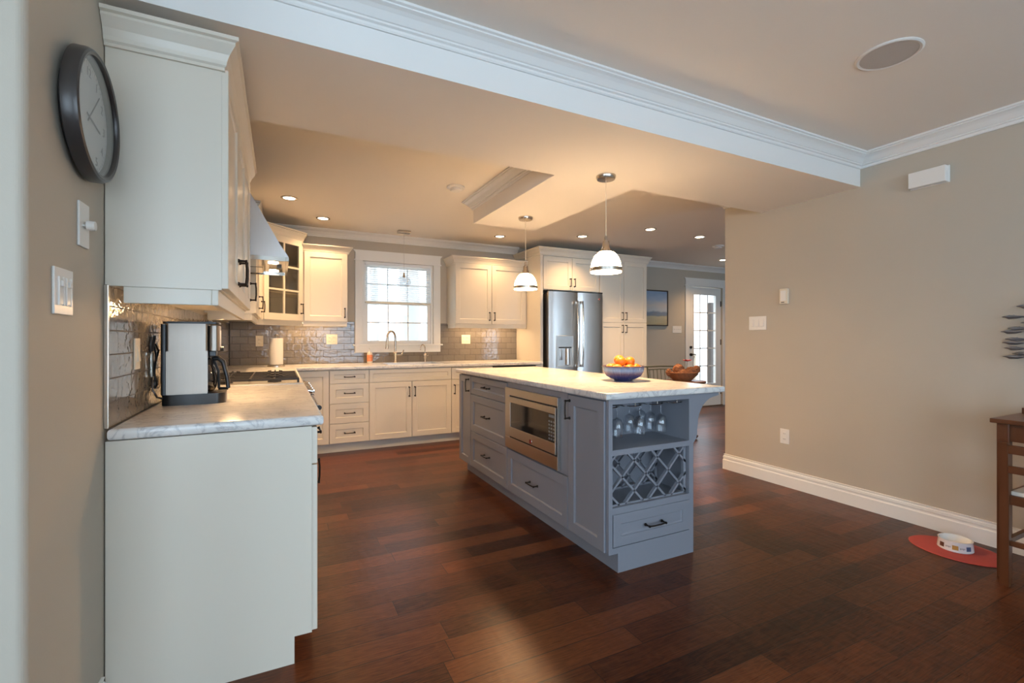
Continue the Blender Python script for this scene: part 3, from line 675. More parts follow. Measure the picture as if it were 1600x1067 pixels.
for (u0, u1, hu) in ((0, .424, .392), (.424, .85, .456)):
    front(t, 'door', u0, u1, 1.437, 2.31, 'cream', (hu, 1.53, True)); front(t, 'door', u0, u1, .103, 1.437, 'cream', (hu, 1.35, True))
crm = MB().sweep(cab_crown(2.300, 2.400), [(0, -.02), (.85, -.02), (.85, DP)]); add('crown_moulding', crm, 'cream', t)

# ------------------------------------------------------------------ worktops
o = MB().slab([WL+.012, .149], [1.893, 3.296], lambda x, y: True, .877, .915, .012).build('countertop', 'marble', smooth=True)
tag(o, 'white marble-look worktop nearest the camera, carrying the coffee maker', 'countertop')
SX0, SX1, SY0, SY1 = 1.10, 1.72, 5.30, 5.70
def keep(x, y):
    if SX0 < x < SX1 and SY0 < y < SY1: return False
    return y > 5.185 or x < .149
o = MB().slab([WL+.012, .149, SX0, SX1, 3.028], [4.066, 5.185, SY0, SY1, WB-.012], keep, .877, .915, .010).build('countertop', 'marble', smooth=True)
tag(o, 'L-shaped white marble-look worktop along the back wall with the sink', 'countertop')
sk = thing('sink', 'stainless drop-in sink in the back worktop under the window', 'sink', (SX0, SY0, .915))
w_, d_ = SX1-SX0, SY1-SY0
add('rim', MB().box((-.015, -.015, 0), (w_+.015, .012, .004)).box((-.015, d_-.012, 0), (w_+.015, d_+.015, .004)).box((-.015, .012, 0), (.012, d_-.012, .004)).box((w_-.012, .012, 0), (w_+.015, d_-.012, .004)), 'steel', sk)
add('basin', MB().box((.003, .003, -.034), (.012, d_-.003, 0)).box((w_-.012, .003, -.034), (w_-.003, d_-.003, 0)).box((.012, .003, -.034), (w_-.012, .012, 0)).box((.012, d_-.012, -.034), (w_-.012, d_-.003, 0)).box((.003, .003, -.039), (w_-.003, d_-.003, -.034)), 'steel', sk)
add('drain', MB().cyl((w_/2, d_/2, -.034), (w_/2, d_/2, -.031), .04), 'dark', sk)

# ------------------------------------------------------------------ island
IX0, IX1, IY0, IY1 = 1.507, 2.093, 1.905, 4.08   # box; doors stand proud to 1.487
isl = thing('kitchen_island', 'grey-blue painted kitchen island with drawers, wine lattice and stemware shelf', 'island', (IX0, IY0, 0))
def IL(x, y, z): return (x-IX0, y-IY0, z)
def IB(a, b_, bev=0): return B(IL(*a), IL(*b_), bev)
YC = 2.205   # back of the open end compartment
m = MB()
for a, b_ in (((IX0, YC, .10), (IX1, IY1, .892)),
              ((IX0, IY0+.02, .10), (1.515, YC, .892)), ((2.065, IY0+.02, .0), (IX1, YC, .892)),
              ((1.515, IY0+.02, .868), (2.065, YC, .892)), ((1.515, IY0+.02, .612), (2.065, YC, .632)), ((1.515, IY0+.02, .312), (2.065, YC, .332)), ((1.515, IY0+.02, .10), (2.065, YC, .13))): m.box(IL(*a), IL(*b_))
add('body', m, 'island', isl)
m = MB()   # end face frame
for a, b_ in (((1.497, 1.905, .10), (1.522, 1.925, .892)), ((2.060, 1.905, .10), (IX1, 1.925, .892)), ((1.522, 1.905, .866), (2.060, 1.925, .892)), ((1.522, 1.905, .603), (2.060, 1.925, .632)), ((1.522, 1.905, .302), (2.060, 1.925, .336)), ((1.522, 1.905, .10), (2.060, 1.925, .131))): m.box(IL(*a), IL(*b_))
add('face_frame', m, 'island', isl)
add('toe_kick', MB().box(IL(1.557, 1.905, 0), IL(1.575, IY1-.03, .10)).box(IL(1.575, 1.905, 0), IL(IX1, 1.925, .10)).box(IL(1.575, IY1-.05, 0), IL(IX1, IY1-.03, .10)).box(IL(IX1-.02, 2.2, 0), IL(IX1, IY1-.05, .10)), 'island', isl)
# fronts on the long face: helper frame rotated -90 (faces -X); local u runs towards -Y from far corner
def ifront(kind, y_far, y_near, v0, v1, handle=None):
    w = y_far-y_near; g_ = .0027
    o = shaker(w-2*g_, v1-v0-2*g_).build(kind, 'island', isl); o.location = IL(IX0, y_far-g_, v0+g_); o.rotation_euler = (0, 0, -PI/2)
    if handle: put_handle(o, handle[0]-g_, -.020, handle[1]-v0-g_, handle[2])
    return o
ifront('door', 4.08, 3.795, .103, .885, (.250, .80, True))
ifront('drawer', 3.793, 3.068, .728, .885, (.3625, .81, False))
ifront('drawer', 3.793, 3.068, .408, .728, (.3625, .575, False))
ifront('drawer', 3.793, 3.068, .103, .408, (.3625, .265, False))
ifront('drawer', 3.066, 2.268, .103, .408, (.399, .255, False))
ifront('door', 2.266, 1.927, .103, .885, (.022, .80, True))
add('microwave_surround', MB().box(IL(1.490, 2.268, .412), IL(IX0, 3.066, .425)).box(IL(1.490, 2.268, .425), IL(IX0, 2.345, .855)).box(IL(1.490, 3.058, .425), IL(IX0, 3.066, .855)).box(IL(1.490, 2.268, .855), IL(IX0, 3.066, .888)), 'island', isl)
# end drawer (inset)
o = shaker(.534, .166, st=.058).build('drawer', 'island', isl); o.location = IL(1.5285, 1.925, .1335)
put_handle(o, .27, -.020, .083, False, .115)
# lattice
def lattice(y0, y1, z0=.338, z1=.603, x0=1.524, x1=2.058):
    m = MB(); hw = .0055
    def seg(xa, za, xb, zb):
        d = Vector((xb-xa, zb-za)); 
        if d.length < .02: return
        d.normalize(); n_ = Vector((-d.y, d.x))*hw
        m.prism([(xa+n_.x-IX0, za+n_.y), (xb+n_.x-IX0, zb+n_.y), (xb-n_.x-IX0, zb-n_.y), (xa-n_.x-IX0, za-n_.y)], y0-IY0, y1-IY0, 'xz')
    H_ = z1-z0
    for k in range(-3, 6):
        xt = 1.641+.161*k       # '\' starts at the top and goes down right
        a, b_ = xt, xt+H_; za, zb = z1, z0
        if a < x0: za -= x0-a; a = x0
        if b_ > x1: zb += b_-x1; b_ = x1
        if b_ > a: seg(a, za, b_, zb)
        xb = 1.624+.161*k       # '/' starts at the bottom, goes up right
        a, b_ = xb, xb+H_; za, zb = z0, z1
        if a < x0: za += x0-a; a = x0
        if b_ > x1: zb -= b_-x1; b_ = x1
        if b_ > a: seg(a, za, b_, zb)
    m.box((x0-IX0, y0-IY0, z0-.006), (x1-IX0, y1-IY0, z0+.006)); m.box((x0-IX0, y0-IY0, z1-.006), (x1-IX0, y1-IY0, z1+.004)); m.box((x1-.018-IX0, y0-IY0, z0), (x1-IX0, y1-IY0, z1))
    return m
add('wine_lattice', lattice(1.927, 1.945), 'island', isl); add('wine_lattice', lattice(2.15, 2.165), 'island', isl)
# stemware rails
m = MB()
for xa in (1.62, 1.776, 1.932):
    for s_ in (-1, 1):
        x = xa+s_*.018
        m.tube([IL(x, 2.19, .846), IL(x, 1.95, .846)], .0025, 6)
for xa in (1.54, 1.698, 1.854, 2.0):
    c0, c1 = xa-.042, xa+.042
    m.tube([IL(max(c0, 1.530), 1.95, .846), IL(max(c0, 1.530)+.003, 1.938, .846), IL(xa, 1.934, .845), IL(min(c1, 2.05)-.003, 1.938, .846), IL(min(c1, 2.05), 1.95, .846)], .0026, 6)
    m.cyl(IL(xa, 1.936, .846), IL(xa, 1.936, .868), .003)
add('stemware_rack', m, 'polished', isl, smooth=True)
# corbel
cb = [(0, .892), (.205, .892), (.205, .875)]
for i in range(1, 13):
    a = PI/2*i/12; cb.append((.185-.150*math.sin(a), .87-.155*(1-math.cos(a))))
cb += [(.030, .70), (.030, .665), (.022, .640), (.008, .622), (0, .615)]
for yy in (1.905, 3.92):
    add('corbel', MB().prism([(IX1-IX0+u, v) for u, v in cb], yy-IY0, yy-IY0+.035, 'xz'), 'island', isl)
o = MB().slab([1.462, 2.316], [1.878, 4.105], lambda x, y: True, .893, .929, .011).build('island_countertop', 'marble', smooth=True)
tag(o, 'white marble-look slab on top of the grey island', 'countertop')
# ------------------------------------------------------------------ microwave
mw = thing('microwave', 'built-in stainless microwave with trim kit in the long side of the island', 'microwave', (1.490, 3.060, .425), -PI/2)
mw_w, mw_h = .712, .430
# local u runs toward -Y, front toward -y local
add('trim_kit', MB().box((0, -.022, 0), (mw_w, -.0005, .078), .002).box((0, -.022, .378), (mw_w, -.0005, mw_h), .002).box((0, -.022, .078), (.068, -.0005, .378), .002).box((mw_w-.0, -.022, 0), (mw_w+.004, -.0005, mw_h), .001), 'steel_h', mw)
add('gap', B((.062, -.018, .072), (mw_w, -.002, .382)), 'dark', mw)
m = MB().box((.081, -.030, .091), (.702, -.018, .158), .002).box((.081, -.030, .330), (.702, -.018, .369), .002).box((.081, -.030, .158), (.098, -.018, .330), .001).box((.694, -.030, .158), (.702, -.018, .330), .001)
dr = add('door', m, 'steel_h', mw)
add('window', B((.098, -.027, .158), (.612, -.018, .330)), 'darkglass', dr)
cp = add('control_panel', B((.612, -.028, .158), (.694, -.018, .330)), 'darkglass', mw)
m = MB()
for i in range(3):
    for j in range(6): m.box((.622+i*.026, -.0288, .170+j*.021), (.638+i*.026, -.028, .181+j*.021))
m.box((.625, -.0288, .305), (.688, -.028, .322))
add('keypad', m, 'print', cp)
bd = add('badge', MB().cyl((.40, -.030, .112), (.40, -.033, .112), .0155, n=28), 'polished', mw, smooth=True)
add('badge_mark', MB().cyl((.40, -.033, .112), (.40, -.0338, .112), .0125, n=24), 'burgundy', bd)
# ------------------------------------------------------------------ wine glasses hanging
glass0 = None; gl_lab = {(1.62, 1.99): 'hanging wine glass, front row, leftmost channel of the island rack', (1.776, 1.99): 'hanging wine glass, front row, middle channel of the island rack', (1.932, 1.99): 'hanging wine glass, front row, right channel of the island rack',
  (1.62, 2.075): 'hanging wine glass behind the leftmost front glass of the island rack', (1.776, 2.075): 'hanging wine glass behind the middle front glass of the island rack', (1.932, 2.075): 'hanging wine glass behind the right front glass of the island rack', (1.932, 2.155): 'rearmost hanging wine glass in the right channel of the island rack'}
for (x, y), lb in gl_lab.items():
    if glass0 is None:
        glass0 = thing('wine_glass', lb, 'wine glass', (x, y, .851), 0, 'wine glasses hanging in the island')
        add('foot', MB().lathe([(0, 0), (.032, 0), (.032, -.0015), (.008, -.004), (0, -.005)], n=24), 'clearglass', glass0, smooth=True)
        add('stem', MB().lathe([(.008, -.004), (.0038, -.012), (.0035, -.06), (.007, -.071)], n=12), 'clearglass', glass0, smooth=True)
        add('bowl', MB().lathe([(.0, -.070), (.010, -.072), (.024, -.082), (.033, -.105), (.0345, -.128), (.031, -.160), (.0295, -.176), (.0283, -.176), (.0300, -.160), (.0333, -.128), (.0318, -.106), (.023, -.084), (0, -.073)], n=24), 'clearglass', glass0, smooth=True); g_ = glass0
    else:
        g_ = copy_tree(glass0); g_['label'] = lb
    g_.location = (x, y, .851)

# ------------------------------------------------------------------ refrigerator
fx0, fx1, fy = 3.108, 3.968, 5.17
fr = thing('refrigerator', 'stainless french-door refrigerator with water dispenser between cream cabinets', 'refrigerator', (fx0, fy, 0))
add('body', B((0, .06, .03), (fx1-fx0, WB-fy-.02, 1.80), .004), 'dark', fr)
def rdoor(x0, x1, z0, z1, name='door'):
    m = MB(); n_ = 10; pr = [(x0, .055), (x1, .055)]
    w = x1-x0
    for i in range(n_+1):
        u = x1-w*i/n_; s_ = min(1, min(i, n_-i)/1.2); pr.append((u, .0-.012*math.sin(PI*i/n_)+.01*(1-s_)))
    m.prism(pr, z0, z1); return add(name, m, 'steel', fr, smooth=True)
mid = 3.553-fx0; W_ = fx1-fx0
ld = rdoor(0, mid-.002, .72, 1.823); rd = rdoor(mid+.002, W_, .72, 1.823); rdoor(0, W_, .06, .712, 'freezer_drawer')
for x in (.03, W_-.03): add('hinge_cover', B((x-.025, -.0, 1.823), (x+.025, .10, 1.84), .004), 'black', fr)
def fhandle(x, z0, z1, p, hor=False):
    m = MB()
    if not hor:
        pts = [(x, -.055-.018*math.sin(PI*i/10), z0+(z1-z0)*i/10) for i in range(11)]
        m.tube(pts, .011, 10)
        for z in (z0+.012, z1-.012): m.box((x-.012, -.06, z-.018), (x+.012, -.005, z+.018), .003)
    else: m.tube([(z0, -.06, x), (z1, -.06, x)], .011, 10).box((z0, -.06, x-.012), (z0+.03, -.005, x+.012)).box((z1-.03, -.06, x-.012), (z1, -.005, x+.012))
    add('handle', m, 'polished', p, smooth=True)
fhandle(mid-.042, .84, 1.70, ld); fhandle(mid+.042, .84, 1.70, rd); fhandle(.64, .10, W_-.10, fr.children[3] if False else ld.parent, True)
dsp = add('dispenser_panel', B((.100, -.020, 1.10), (.365, -.004, 1.25), .003), 'steel', fr)
m = MB().box((.100, -.018, .835), (.112, -.004, 1.10)).box((.353, -.018, .835), (.365, -.004, 1.10)).box((.112, -.026, .835), (.353, -.004, .852), .002).box((.112, -.010, .852), (.353, -.004, 1.10))
add('dispenser_recess', m, 'steel_h', fr)
add('dispenser_paddle', MB().cyl((.27, -.013, .87), (.27, -.013, 1.08), .035, n=16).box((.15, -.018, .93), (.19, -.010, 1.07), .002), 'steel', fr, smooth=True)
add('dispenser_spout', B((.14, -.026, 1.085), (.33, -.008, 1.102), .002), 'black', fr)
bd = add('badge', MB().cyl((W_-.075, -.006, 1.745), (W_-.075, -.017, 1.745), .016, n=24), 'polished', fr, smooth=True)
add('badge_mark', MB().cyl((W_-.075, -.017, 1.745), (W_-.075, -.018, 1.745), .0115, n=24), 'burgundy', bd)

# ------------------------------------------------------------------ range + hood
rg = thing('gas_range', 'stainless slide-in gas range with black grates between the left base cabinets', 'range', (.129, 3.30, 0), PI/2)
RW = .760; RD = .60
add('body', B((.002, .015, .03), (RW-.002, RD, .895)), 'steel', rg)
add('cooktop', B((.002, -.01, .895), (RW-.002, RD, .922), .004), 'cooktop', rg)
add('control_panel', MB().prism([(-.045, .80), (-.02, .905), (.015, .915), (.015, .80)], .002, RW-.002, 'yz'), 'steel', rg)
for i in range(5):
    u = .09+i*.145
    k = MB().cyl((u, -.033, .862), (u, -.070, .854), .021, .017, n=18).box((u-.004, -.082, .843), (u+.004, -.066, .866), .001)
    add('knob', k, 'polished', rg, smooth=True)
od = add('oven_door', B((.006, -.035, .20), (RW-.006, .015, .79), .005), 'steel', rg)
add('oven_window', B((.12, -.037, .34), (RW-.12, -.034, .65)), 'darkglass', od)
add('oven_handle', MB().tube([(.02, -.105, .752), (RW-.02, -.105, .752)], .012, 12).box((.03, -.105, .744), (.055, -.035, .760)).box((RW-.055, -.105, .744), (RW-.03, -.035, .760)), 'polished', od, smooth=True)
for u in (.012, RW-.012): add('handle_cap', MB().cyl((u-.008, -.105, .752), (u+.008, -.105, .752), .016, n=14), 'black', od, smooth=True)
dwr = add('warming_drawer', B((.006, -.035, .04), (RW-.006, .015, .195), .004), 'steel', rg)
for gi in range(3):
    m = MB(); u0 = .02+gi*.242; u1 = u0+.236; y0, y1 = .02, .57; z = .948
    def bar(a, b_): m.box((min(a[0], b_[0])-.005, min(a[1], b_[1])-.005, z-.008), (max(a[0], b_[0])+.005, max(a[1], b_[1])+.005, z+.006), .002)
    bar((u0, y0), (u1, y0)); bar((u0, y1), (u1, y1)); bar((u0, y0), (u0, y1)); bar((u1, y0), (u1, y1)); bar((u0, (y0+y1)/2), (u1, (y0+y1)/2))
    for cy_ in ((y0*3+y1)/4, (y0+y1*3)/4):
        cu = (u0+u1)/2
        bar((u0, cy_), (cu-.03, cy_)); bar((cu+.03, cy_), (u1, cy_)); bar((cu, cy_-.135), (cu, cy_-.03)); bar((cu, cy_+.03), (cu, cy_+.135))
        for aa in (0, PI/2, PI, 1.5*PI):
            m.tube([(cu+.05*math.cos(aa), cy_+.05*math.sin(aa), z+.004), (cu+.045*math.cos(aa), cy_+.045*math.sin(aa), z+.016), (cu+.025*math.cos(aa), cy_+.025*math.sin(aa), z+.018)], .0045, 6)
    for a in (u0, u1):
        for b_ in (y0, y1): m.box((a-.006, b_-.006, .922), (a+.006, b_+.006, z))
    add('grate', m, 'iron', rg)
    for cy_ in ((y0*3+y1)/4, (y0+y1*3)/4):
        add('burner', MB().cyl(((u0+u1)/2, cy_, .922), ((u0+u1)/2, cy_, .936), .042, .036).cyl(((u0+u1)/2, cy_, .936), ((u0+u1)/2, cy_, .942), .030), 'iron', rg, smooth=True)
hd = thing('range_hood', 'stainless slanted range hood over the gas range', 'range hood', (.054, 3.298, 0), PI/2)
HD = .054-WL-.004
cp_ = [(0, 1.722), (.05, 1.80), (.207, 2.09), (.34, 2.34), (.40, 2.495), (HD, 2.495), (HD, 1.722)]
add('canopy', MB().prism([(y, z) for y, z in cp_], 0.0, .764, 'yz', bev=.002), 'steel', hd)
m = MB().box((0, 0, 1.696), (.764, .018, 1.722), .002).box((0, .018, 1.696), (.014, HD, 1.722)).box((.75, .018, 1.696), (.764, HD, 1.722)).box((.014, HD-.02, 1.696), (.75, HD, 1.722)).box((.014, .018, 1.708), (.75, HD-.02, 1.720))
add('lip', m, 'polished', hd)
for u in (.18, .58):
    add('lens', MB().cyl((u, .09, 1.703), (u, .09, 1.709), .032), 'led', hd)
for u in (.05, .40):
    add('baffle_filter', B((u, .16, 1.702), (u+.32, .46, 1.709)), 'polished', hd)
add('switch_box', B((.33, .04, 1.694), (.43, .07, 1.709)), 'black', hd)

# ------------------------------------------------------------------ lights
def lamp(name, kind, loc, e, col, size=.05, **k):
    l = bpy.data.lights.new(name, kind); l.energy = e; l.color = col
    if kind in ('POINT', 'SPOT'): l.shadow_soft_size = size
    for a, v in k.items(): setattr(l, a, v)
    o = bpy.data.objects.new(name, l); COL.objects.link(o); o.location = loc; return o
RECE = 84
recess = [(.081, 4.751, 'recessed ceiling light nearest the range hood'), (.42, 5.39, 'recessed ceiling light above the corner glass cabinet'), (2.487, 5.337, 'recessed ceiling light just left of the rear pendant'), (3.418, 4.873, 'recessed ceiling light between the two island pendants, in front of the fridge'), (3.916, 4.205, 'recessed ceiling light right of the front pendant cable'), (4.768, 4.241, 'recessed ceiling light over the dining end, left of the smoke alarm'), (6.497, 5.298, 'farthest recessed ceiling light, just beside the wall corner')]
r0 = None
for x, y, lb in recess:
    if r0 is None:
        r0 = thing('recessed_light', lb, 'ceiling light', (x, y, CEIL), 0, 'recessed ceiling lights')
        add('trim_ring', MB().lathe([(.045, 0), (.072, 0), (.072, -.004), (.060, -.006), (.052, -.006), (.050, -.0)], n=32), 'nickel', r0, smooth=True)
        add('lens', MB().cyl((0, 0, -.004), (0, 0, 0), .050, n=28), 'led', r0); o = r0
    else: o = copy_tree(r0); o['label'] = lb; o.location = (x, y, CEIL)
    lamp('spot', 'SPOT', (x, y, CEIL-.012), RECE*(.5 if y > 5 and x < 3 else .75 if y > 4.8 else 1.15), WARM, .045, spot_size=2.15, spot_blend=.8)
# pendants over the island
def pendant(x, y, lb, first=None):
    if first is not None:
        o = copy_tree(first); o.location = (x, y, bz); o['label'] = lb; return o
    t = thing('pendant_light', lb, 'pendant light', (x, y, bz), 0, 'pendants over the island')
    add('ceiling_canopy', MB().lathe([(0, 0), (.065, 0), (.065, -.012), (.058, -.024), (.02, -.028), (0, -.028)], n=32), 'nickel', t, smooth=True)
    add('cable', MB().cyl((0, 0, -.43), (0, 0, -.026), .0022, n=8), 'ivory', t)
    add('socket', MB().lathe([(0, -.395), (.008, -.40), (.011, -.43), (.021, -.435), (.023, -.475), (.034, -.49), (.036, -.503), (0, -.503)], n=24), 'nickel', t, smooth=True)
    prof = [(.030, -.500)]
    for i in range(1, 11):
        a = (PI/2)*i/10; prof.append((.030+.072*math.sin(a), -.502-.128*(1-math.cos(a))))
    prof += [(.102, -.642), (.099, -.642)] + [(.027+.072*math.sin(PI/2*i/10), -.505-.125*(1-math.cos(PI/2*i/10))) for i in range(10, -1, -1)]
    add('lamp_shade', MB().lathe(prof, n=40), 'opal', t, smooth=True)
    add('band', MB().lathe([(.1025, -.612), (.107, -.612), (.107, -.636), (.1025, -.636)], n=40), 'nickel', t, smooth=True)
    m = MB()
    for s_ in (-1, 1):
        m.tube([(s_*.030, 0, -.47), (s_*.030, 0, -.50)]+[(s_*(.034+.072*math.sin(PI/2*i/6)), 0, -.500-.122*(1-math.cos(PI/2*i/6))) for i in range(1, 7)], .0025, 6)
        m.sphere((s_*.112, 0, -.628), .006)
    m.tube([(.0, .012, -.40), (0, .02, -.44), (0, .03, -.47)], .003, 6)
    add('bracket', m, 'nickel', t, smooth=True)
    return t
p0 = pendant(1.945, 2.503, 'front pendant with white glass dome over the near end of the island')
pendant(1.963, 3.671, 'rear pendant with white glass dome over the far end of the island', p0)
for y in (2.503, 3.671): lamp('pendant_bulb', 'POINT', (1.955, y, bz-.60), 42, WARM, .05)
t = thing('sink_pendant_light', 'small pendant with clear glass shade hanging in front of the sink window', 'pendant light', (1.335, 5.58, CEIL))
add('ceiling_canopy', B((-.075, -.04, -.03), (.075, .04, 0), .004), 'nickel', t); add('cable', MB().cyl((0, 0, -.53), (0, 0, -.03), .002, n=8), 'steel', t)
add('socket', MB().lathe([(0, -.50), (.008, -.505), (.012, -.53), (.016, -.56), (0, -.565)], n=16), 'nickel', t, smooth=True)
add('lamp_shade', MB().lathe([(.016, -.545), (.05, -.555), (.078, -.585), (.085, -.625), (.078, -.66), (.0765, -.66), (.0835, -.625), (.0765, -.587), (.05, -.557)], n=32), 'clearglass', t, smooth=True)
add('bulb', MB().sphere((0, 0, -.60), .022, (1, 1, 1.3)), 'clearglass', t, smooth=True)
# under-cabinet strip lights
def strip(x, y, z, L, rz, e, lb):
    t = thing('under_cabinet_light', lb, 'light', (x, y, z), rz)
    add('housing', B((-L/2, -.018, 0), (L/2, .018, .012), .002), 'plastic', t); add('lens', B((-L/2+.01, -.012, -.002), (L/2-.01, .012, .0)), 'led', t)
    l = lamp('strip', 'AREA', (x, y, z-.004), e, WARM); l.data.shape = 'RECTANGLE'; l.data.size = L; l.data.size_y = .03; l.rotation_euler = (0, 0, rz)
strip(-.232, 2.75, 1.360, .6, PI/2, 4.0, 'slim light bar under the left wall cabinet nearest the camera')
strip(.30, 5.80, 1.386, .5, 0, 2.0, 'slim light bar under the cabinet left of the sink window')
strip(2.5, 5.80, 1.386, .8, 0, 3.0, 'slim light bar under the cabinet right of the sink window')
for u in (.18, .58):
    l = lamp('hood_spot', 'SPOT', (.054-.09, 3.298+u, 1.690), 6, WARM, .03, spot_size=2.2, spot_blend=.6)

# ------------------------------------------------------------------ ceiling fittings
t = thing('ceiling_speaker', 'round in-ceiling speaker in the near ceiling, upper right', 'speaker', (2.49, 1.142, CEIL))
add('rim', MB().lathe([(.108, 0), (.125, 0), (.125, -.003), (.117, -.007), (.108, -.005)], n=48), 'plastic', t, smooth=True)
add('grille', MB().lathe([(0, -.005), (.108, -.004), (.108, 0)], n=48), 'spk', t, smooth=True)
def alarm(x, y, lb):
    t = thing('smoke_alarm', lb, 'smoke alarm', (x, y, CEIL))
    add('base', MB().lathe([(0, 0), (.075, 0), (.075, -.012), (.068, -.016), (0, -.016)], n=32), 'plastic', t, smooth=True)
    add('sensor_cover', MB().lathe([(.05, -.016), (.05, -.03), (.042, -.038), (0, -.040)], n=24, c=(0, 0, 0)), 'plastic', t, smooth=True)
alarm(1.346, 3.779, 'round white smoke alarm on the kitchen ceiling left of the lowered box')
alarm(5.456, 4.532, 'round smoke alarm on the ceiling at the dining end')

# ------------------------------------------------------------------ wall fittings
def plate_mb(w, h, t=.006): return B((-w/2, -t, -h/2), (w/2, 0, h/2), .002)
def face_x(t): return t
# right wall faces -X : rz = -PI/2 (local -y -> -X)
def wall_thing(name, lb, cat, side, a, z, group=None):
    if side == 'R': return thing(name, lb, cat, (WR, a, z), -PI/2, group)
    if side == 'L': return thing(name, lb, cat, (WL, a, z), PI/2, group)
    return thing(name, lb, cat, (a, WB, z), 0, group)
t = wall_thing('chime_box', 'white rectangular chime box high on the right wall', 'chime box', 'R', 1.475, 2.225)
add('cover', B((-.095, -.048, -.050), (.095, 0, .050), .004), 'plastic', t); add('back_plate', B((-.1, -.006, -.052), (.1, 0, .052)), 'plastic', t)
t = wall_thing('thermostat', 'small ivory thermostat on the right wall', 'thermostat', 'R', 2.425, 1.552)
add('cover', B((-.036, -.024, -.063), (.036, 0, .063), .006), 'ivory', t); add('display', B((-.024, -.027, -.038), (.022, -.023, .046), .002), 'plastic', t); add('button', B((-.018, -.026, -.052), (.008, -.023, -.046)), 'dark', t)
def rocker(lb, side, a, z, n, w=.115, h=.118, style='rocker'):
    t = wall_thing('light_switch', lb, 'light switch', side, a, z)
    wtot = .070+.046*(n-1)
    add('wall_plate', plate_mb(wtot, h), 'plastic', t)
    for i in range(n):
        x = (i-(n-1)/2)*.046
        if style == 'rocker':
            add('rocker', MB().box((x-.016, -.0085, -.033), (x+.016, -.0055, .033), .001).prism([(-.0085, -.030), (-.0085, .030), (-.0125, -.028)], x-.014, x+.014, 'yz'), 'plastic', t)
        elif style == 'toggle':
            add('toggle', MB().box((x-.005, -.0075, -.012), (x+.005, -.0055, .012)).box((x-.003, -.018, .0), (x+.003, -.006, .008), .001), 'plastic', t)
        elif style == 'slider':
            add('dimmer', MB().box((x-.014, -.0085, -.033), (x+.014, -.0055, .033), .001), 'plastic', t)
            add('dimmer_frame', MB().box((x-.017, -.010, -.036), (x-.012, -.0055, .036), .001).box((x+.012, -.010, -.036), (x+.017, -.0055, .036), .001), 'plastic', t)
            add('slider_knob', MB().box((x-.007, -.014, .012), (x+.007, -.008, .026), .001), 'plastic', t)
    return t
rocker('wide white three-gang light switch on the right wall', 'R', 2.67, 1.340, 3)
rocker('white four-toggle light switch beside the glazed door', 'B', 6.145, 1.37, 4, style='toggle')
def outlet(lb, side, a, z, m='plastic', n=1):
    t = wall_thing('wall_outlet', lb, 'outlet', side, a, z)
    add('wall_plate', plate_mb(.075+.05*(n-1), .12), m, t)
    for i in range(n):
        x = (i-(n-1)/2)*.05
        for s_ in (-1, 1):
            c = add('socket', MB().box((x-.016, -.0085, s_*.022-.014), (x+.016, -.0055, s_*.022+.014), .003), m, t)
            add('slot', MB().box((x-.007, -.009, s_*.022-.004), (x-.005, -.0083, s_*.022+.005)).box((x+.005, -.009, s_*.022-.004), (x+.007, -.0083, s_*.022+.005)), 'dark', c)
    return t
outlet('white outlet low on the right wall above the baseboard', 'R', 2.427, .407)
def tile_out(lb, x, z, n=2):
    t = outlet(lb, 'B', x, z, 'ivory', n); t.location.y = WB-.010; return t
tile_out('ivory outlet on the tiles behind the paper towel roll', -.20, 1.18, 1)
tile_out('double ivory outlet on the tiles left of the sink window', .56, 1.20)
tile_out('double ivory outlet on the tiles right of the sink window', 2.26, 1.20)
t = rocker('ivory rocker switch on the side tiles next to the coffee maker', 'L', 2.235, 1.145, 1); t.location.x = WL+.010
for c in t.children: c.data.materials[0] = M['ivory']
t = outlet('ivory outlet on the side tiles behind the coffee maker', 'L', 2.95, 1.145, 'ivory'); t.location.x = WL+.010
# left wall switches
rocker('white double slider dimmer on the left wall below the clock', 'L', 1.585, 1.322, 2, style='slider')
t = wall_thing('fan_control', 'white wall plate with a round knob between clock and dimmers', 'wall control', 'L', 1.725, 1.523)
add('wall_plate', plate_mb(.075, .125), 'plastic', t)
add('knob', MB().cyl((0, -.012, 0), (0, -.030, 0), .014, .013, n=24), 'plastic', t, smooth=True); add('knob_collar', MB().cyl((0, -.006, 0), (0, -.012, 0), .010, n=20), 'polished', t, smooth=True)
# wall clock
ck = wall_thing('wall_clock', 'round wall clock with dark frame on the left wall', 'clock', 'L', 1.706, 1.826)
def disc_to_wall(mb): return mb.move(Matrix.Rotation(PI/2, 4, 'X'))   # lathe axis z -> -y
R_ = .178
add('frame', disc_to_wall(MB().lathe([(0, .001), (R_-.03, .001), (R_-.02, .010), (R_, .014), (R_, .036), (R_-.004, .046), (R_-.010, .049), (R_-.018, .047), (R_-.022, .040), (R_-.022, .018), (0, .018)], n=72)), 'pewter', ck, smooth=True)
add('clock_face', disc_to_wall(MB().lathe([(0, .0185), (R_-.023, .0185), (R_-.023, .020), (0, .020)], n=64)), 'clockface', ck)
nm = MB()
for i in range(1, 13):
    a = PI/2-i*PI/6; tb = text_mb(str(i), .036); me = bpy.data.meshes.new('t'); tb.bm.to_mesh(me); tb.bm.free()
    q = bmesh.new(); q.from_mesh(me); nm.merge(q, Matrix.Translation((.124*math.cos(a), .124*math.sin(a), .0205)))
for i in range(60):
    a = i*PI/30; L = .008 if i % 5 else .012
    q = bmesh.new(); bmesh.ops.create_cube(q, size=1); nm.merge(q, Matrix.Rotation(a, 4, 'Z') @ Matrix.Translation((.147, 0, .0205)) @ Matrix.Diagonal((L, .0012, .0006, 1)))
add('numerals', nm.move(Matrix.Rotation(PI/2, 4, 'X')), 'print', ck)
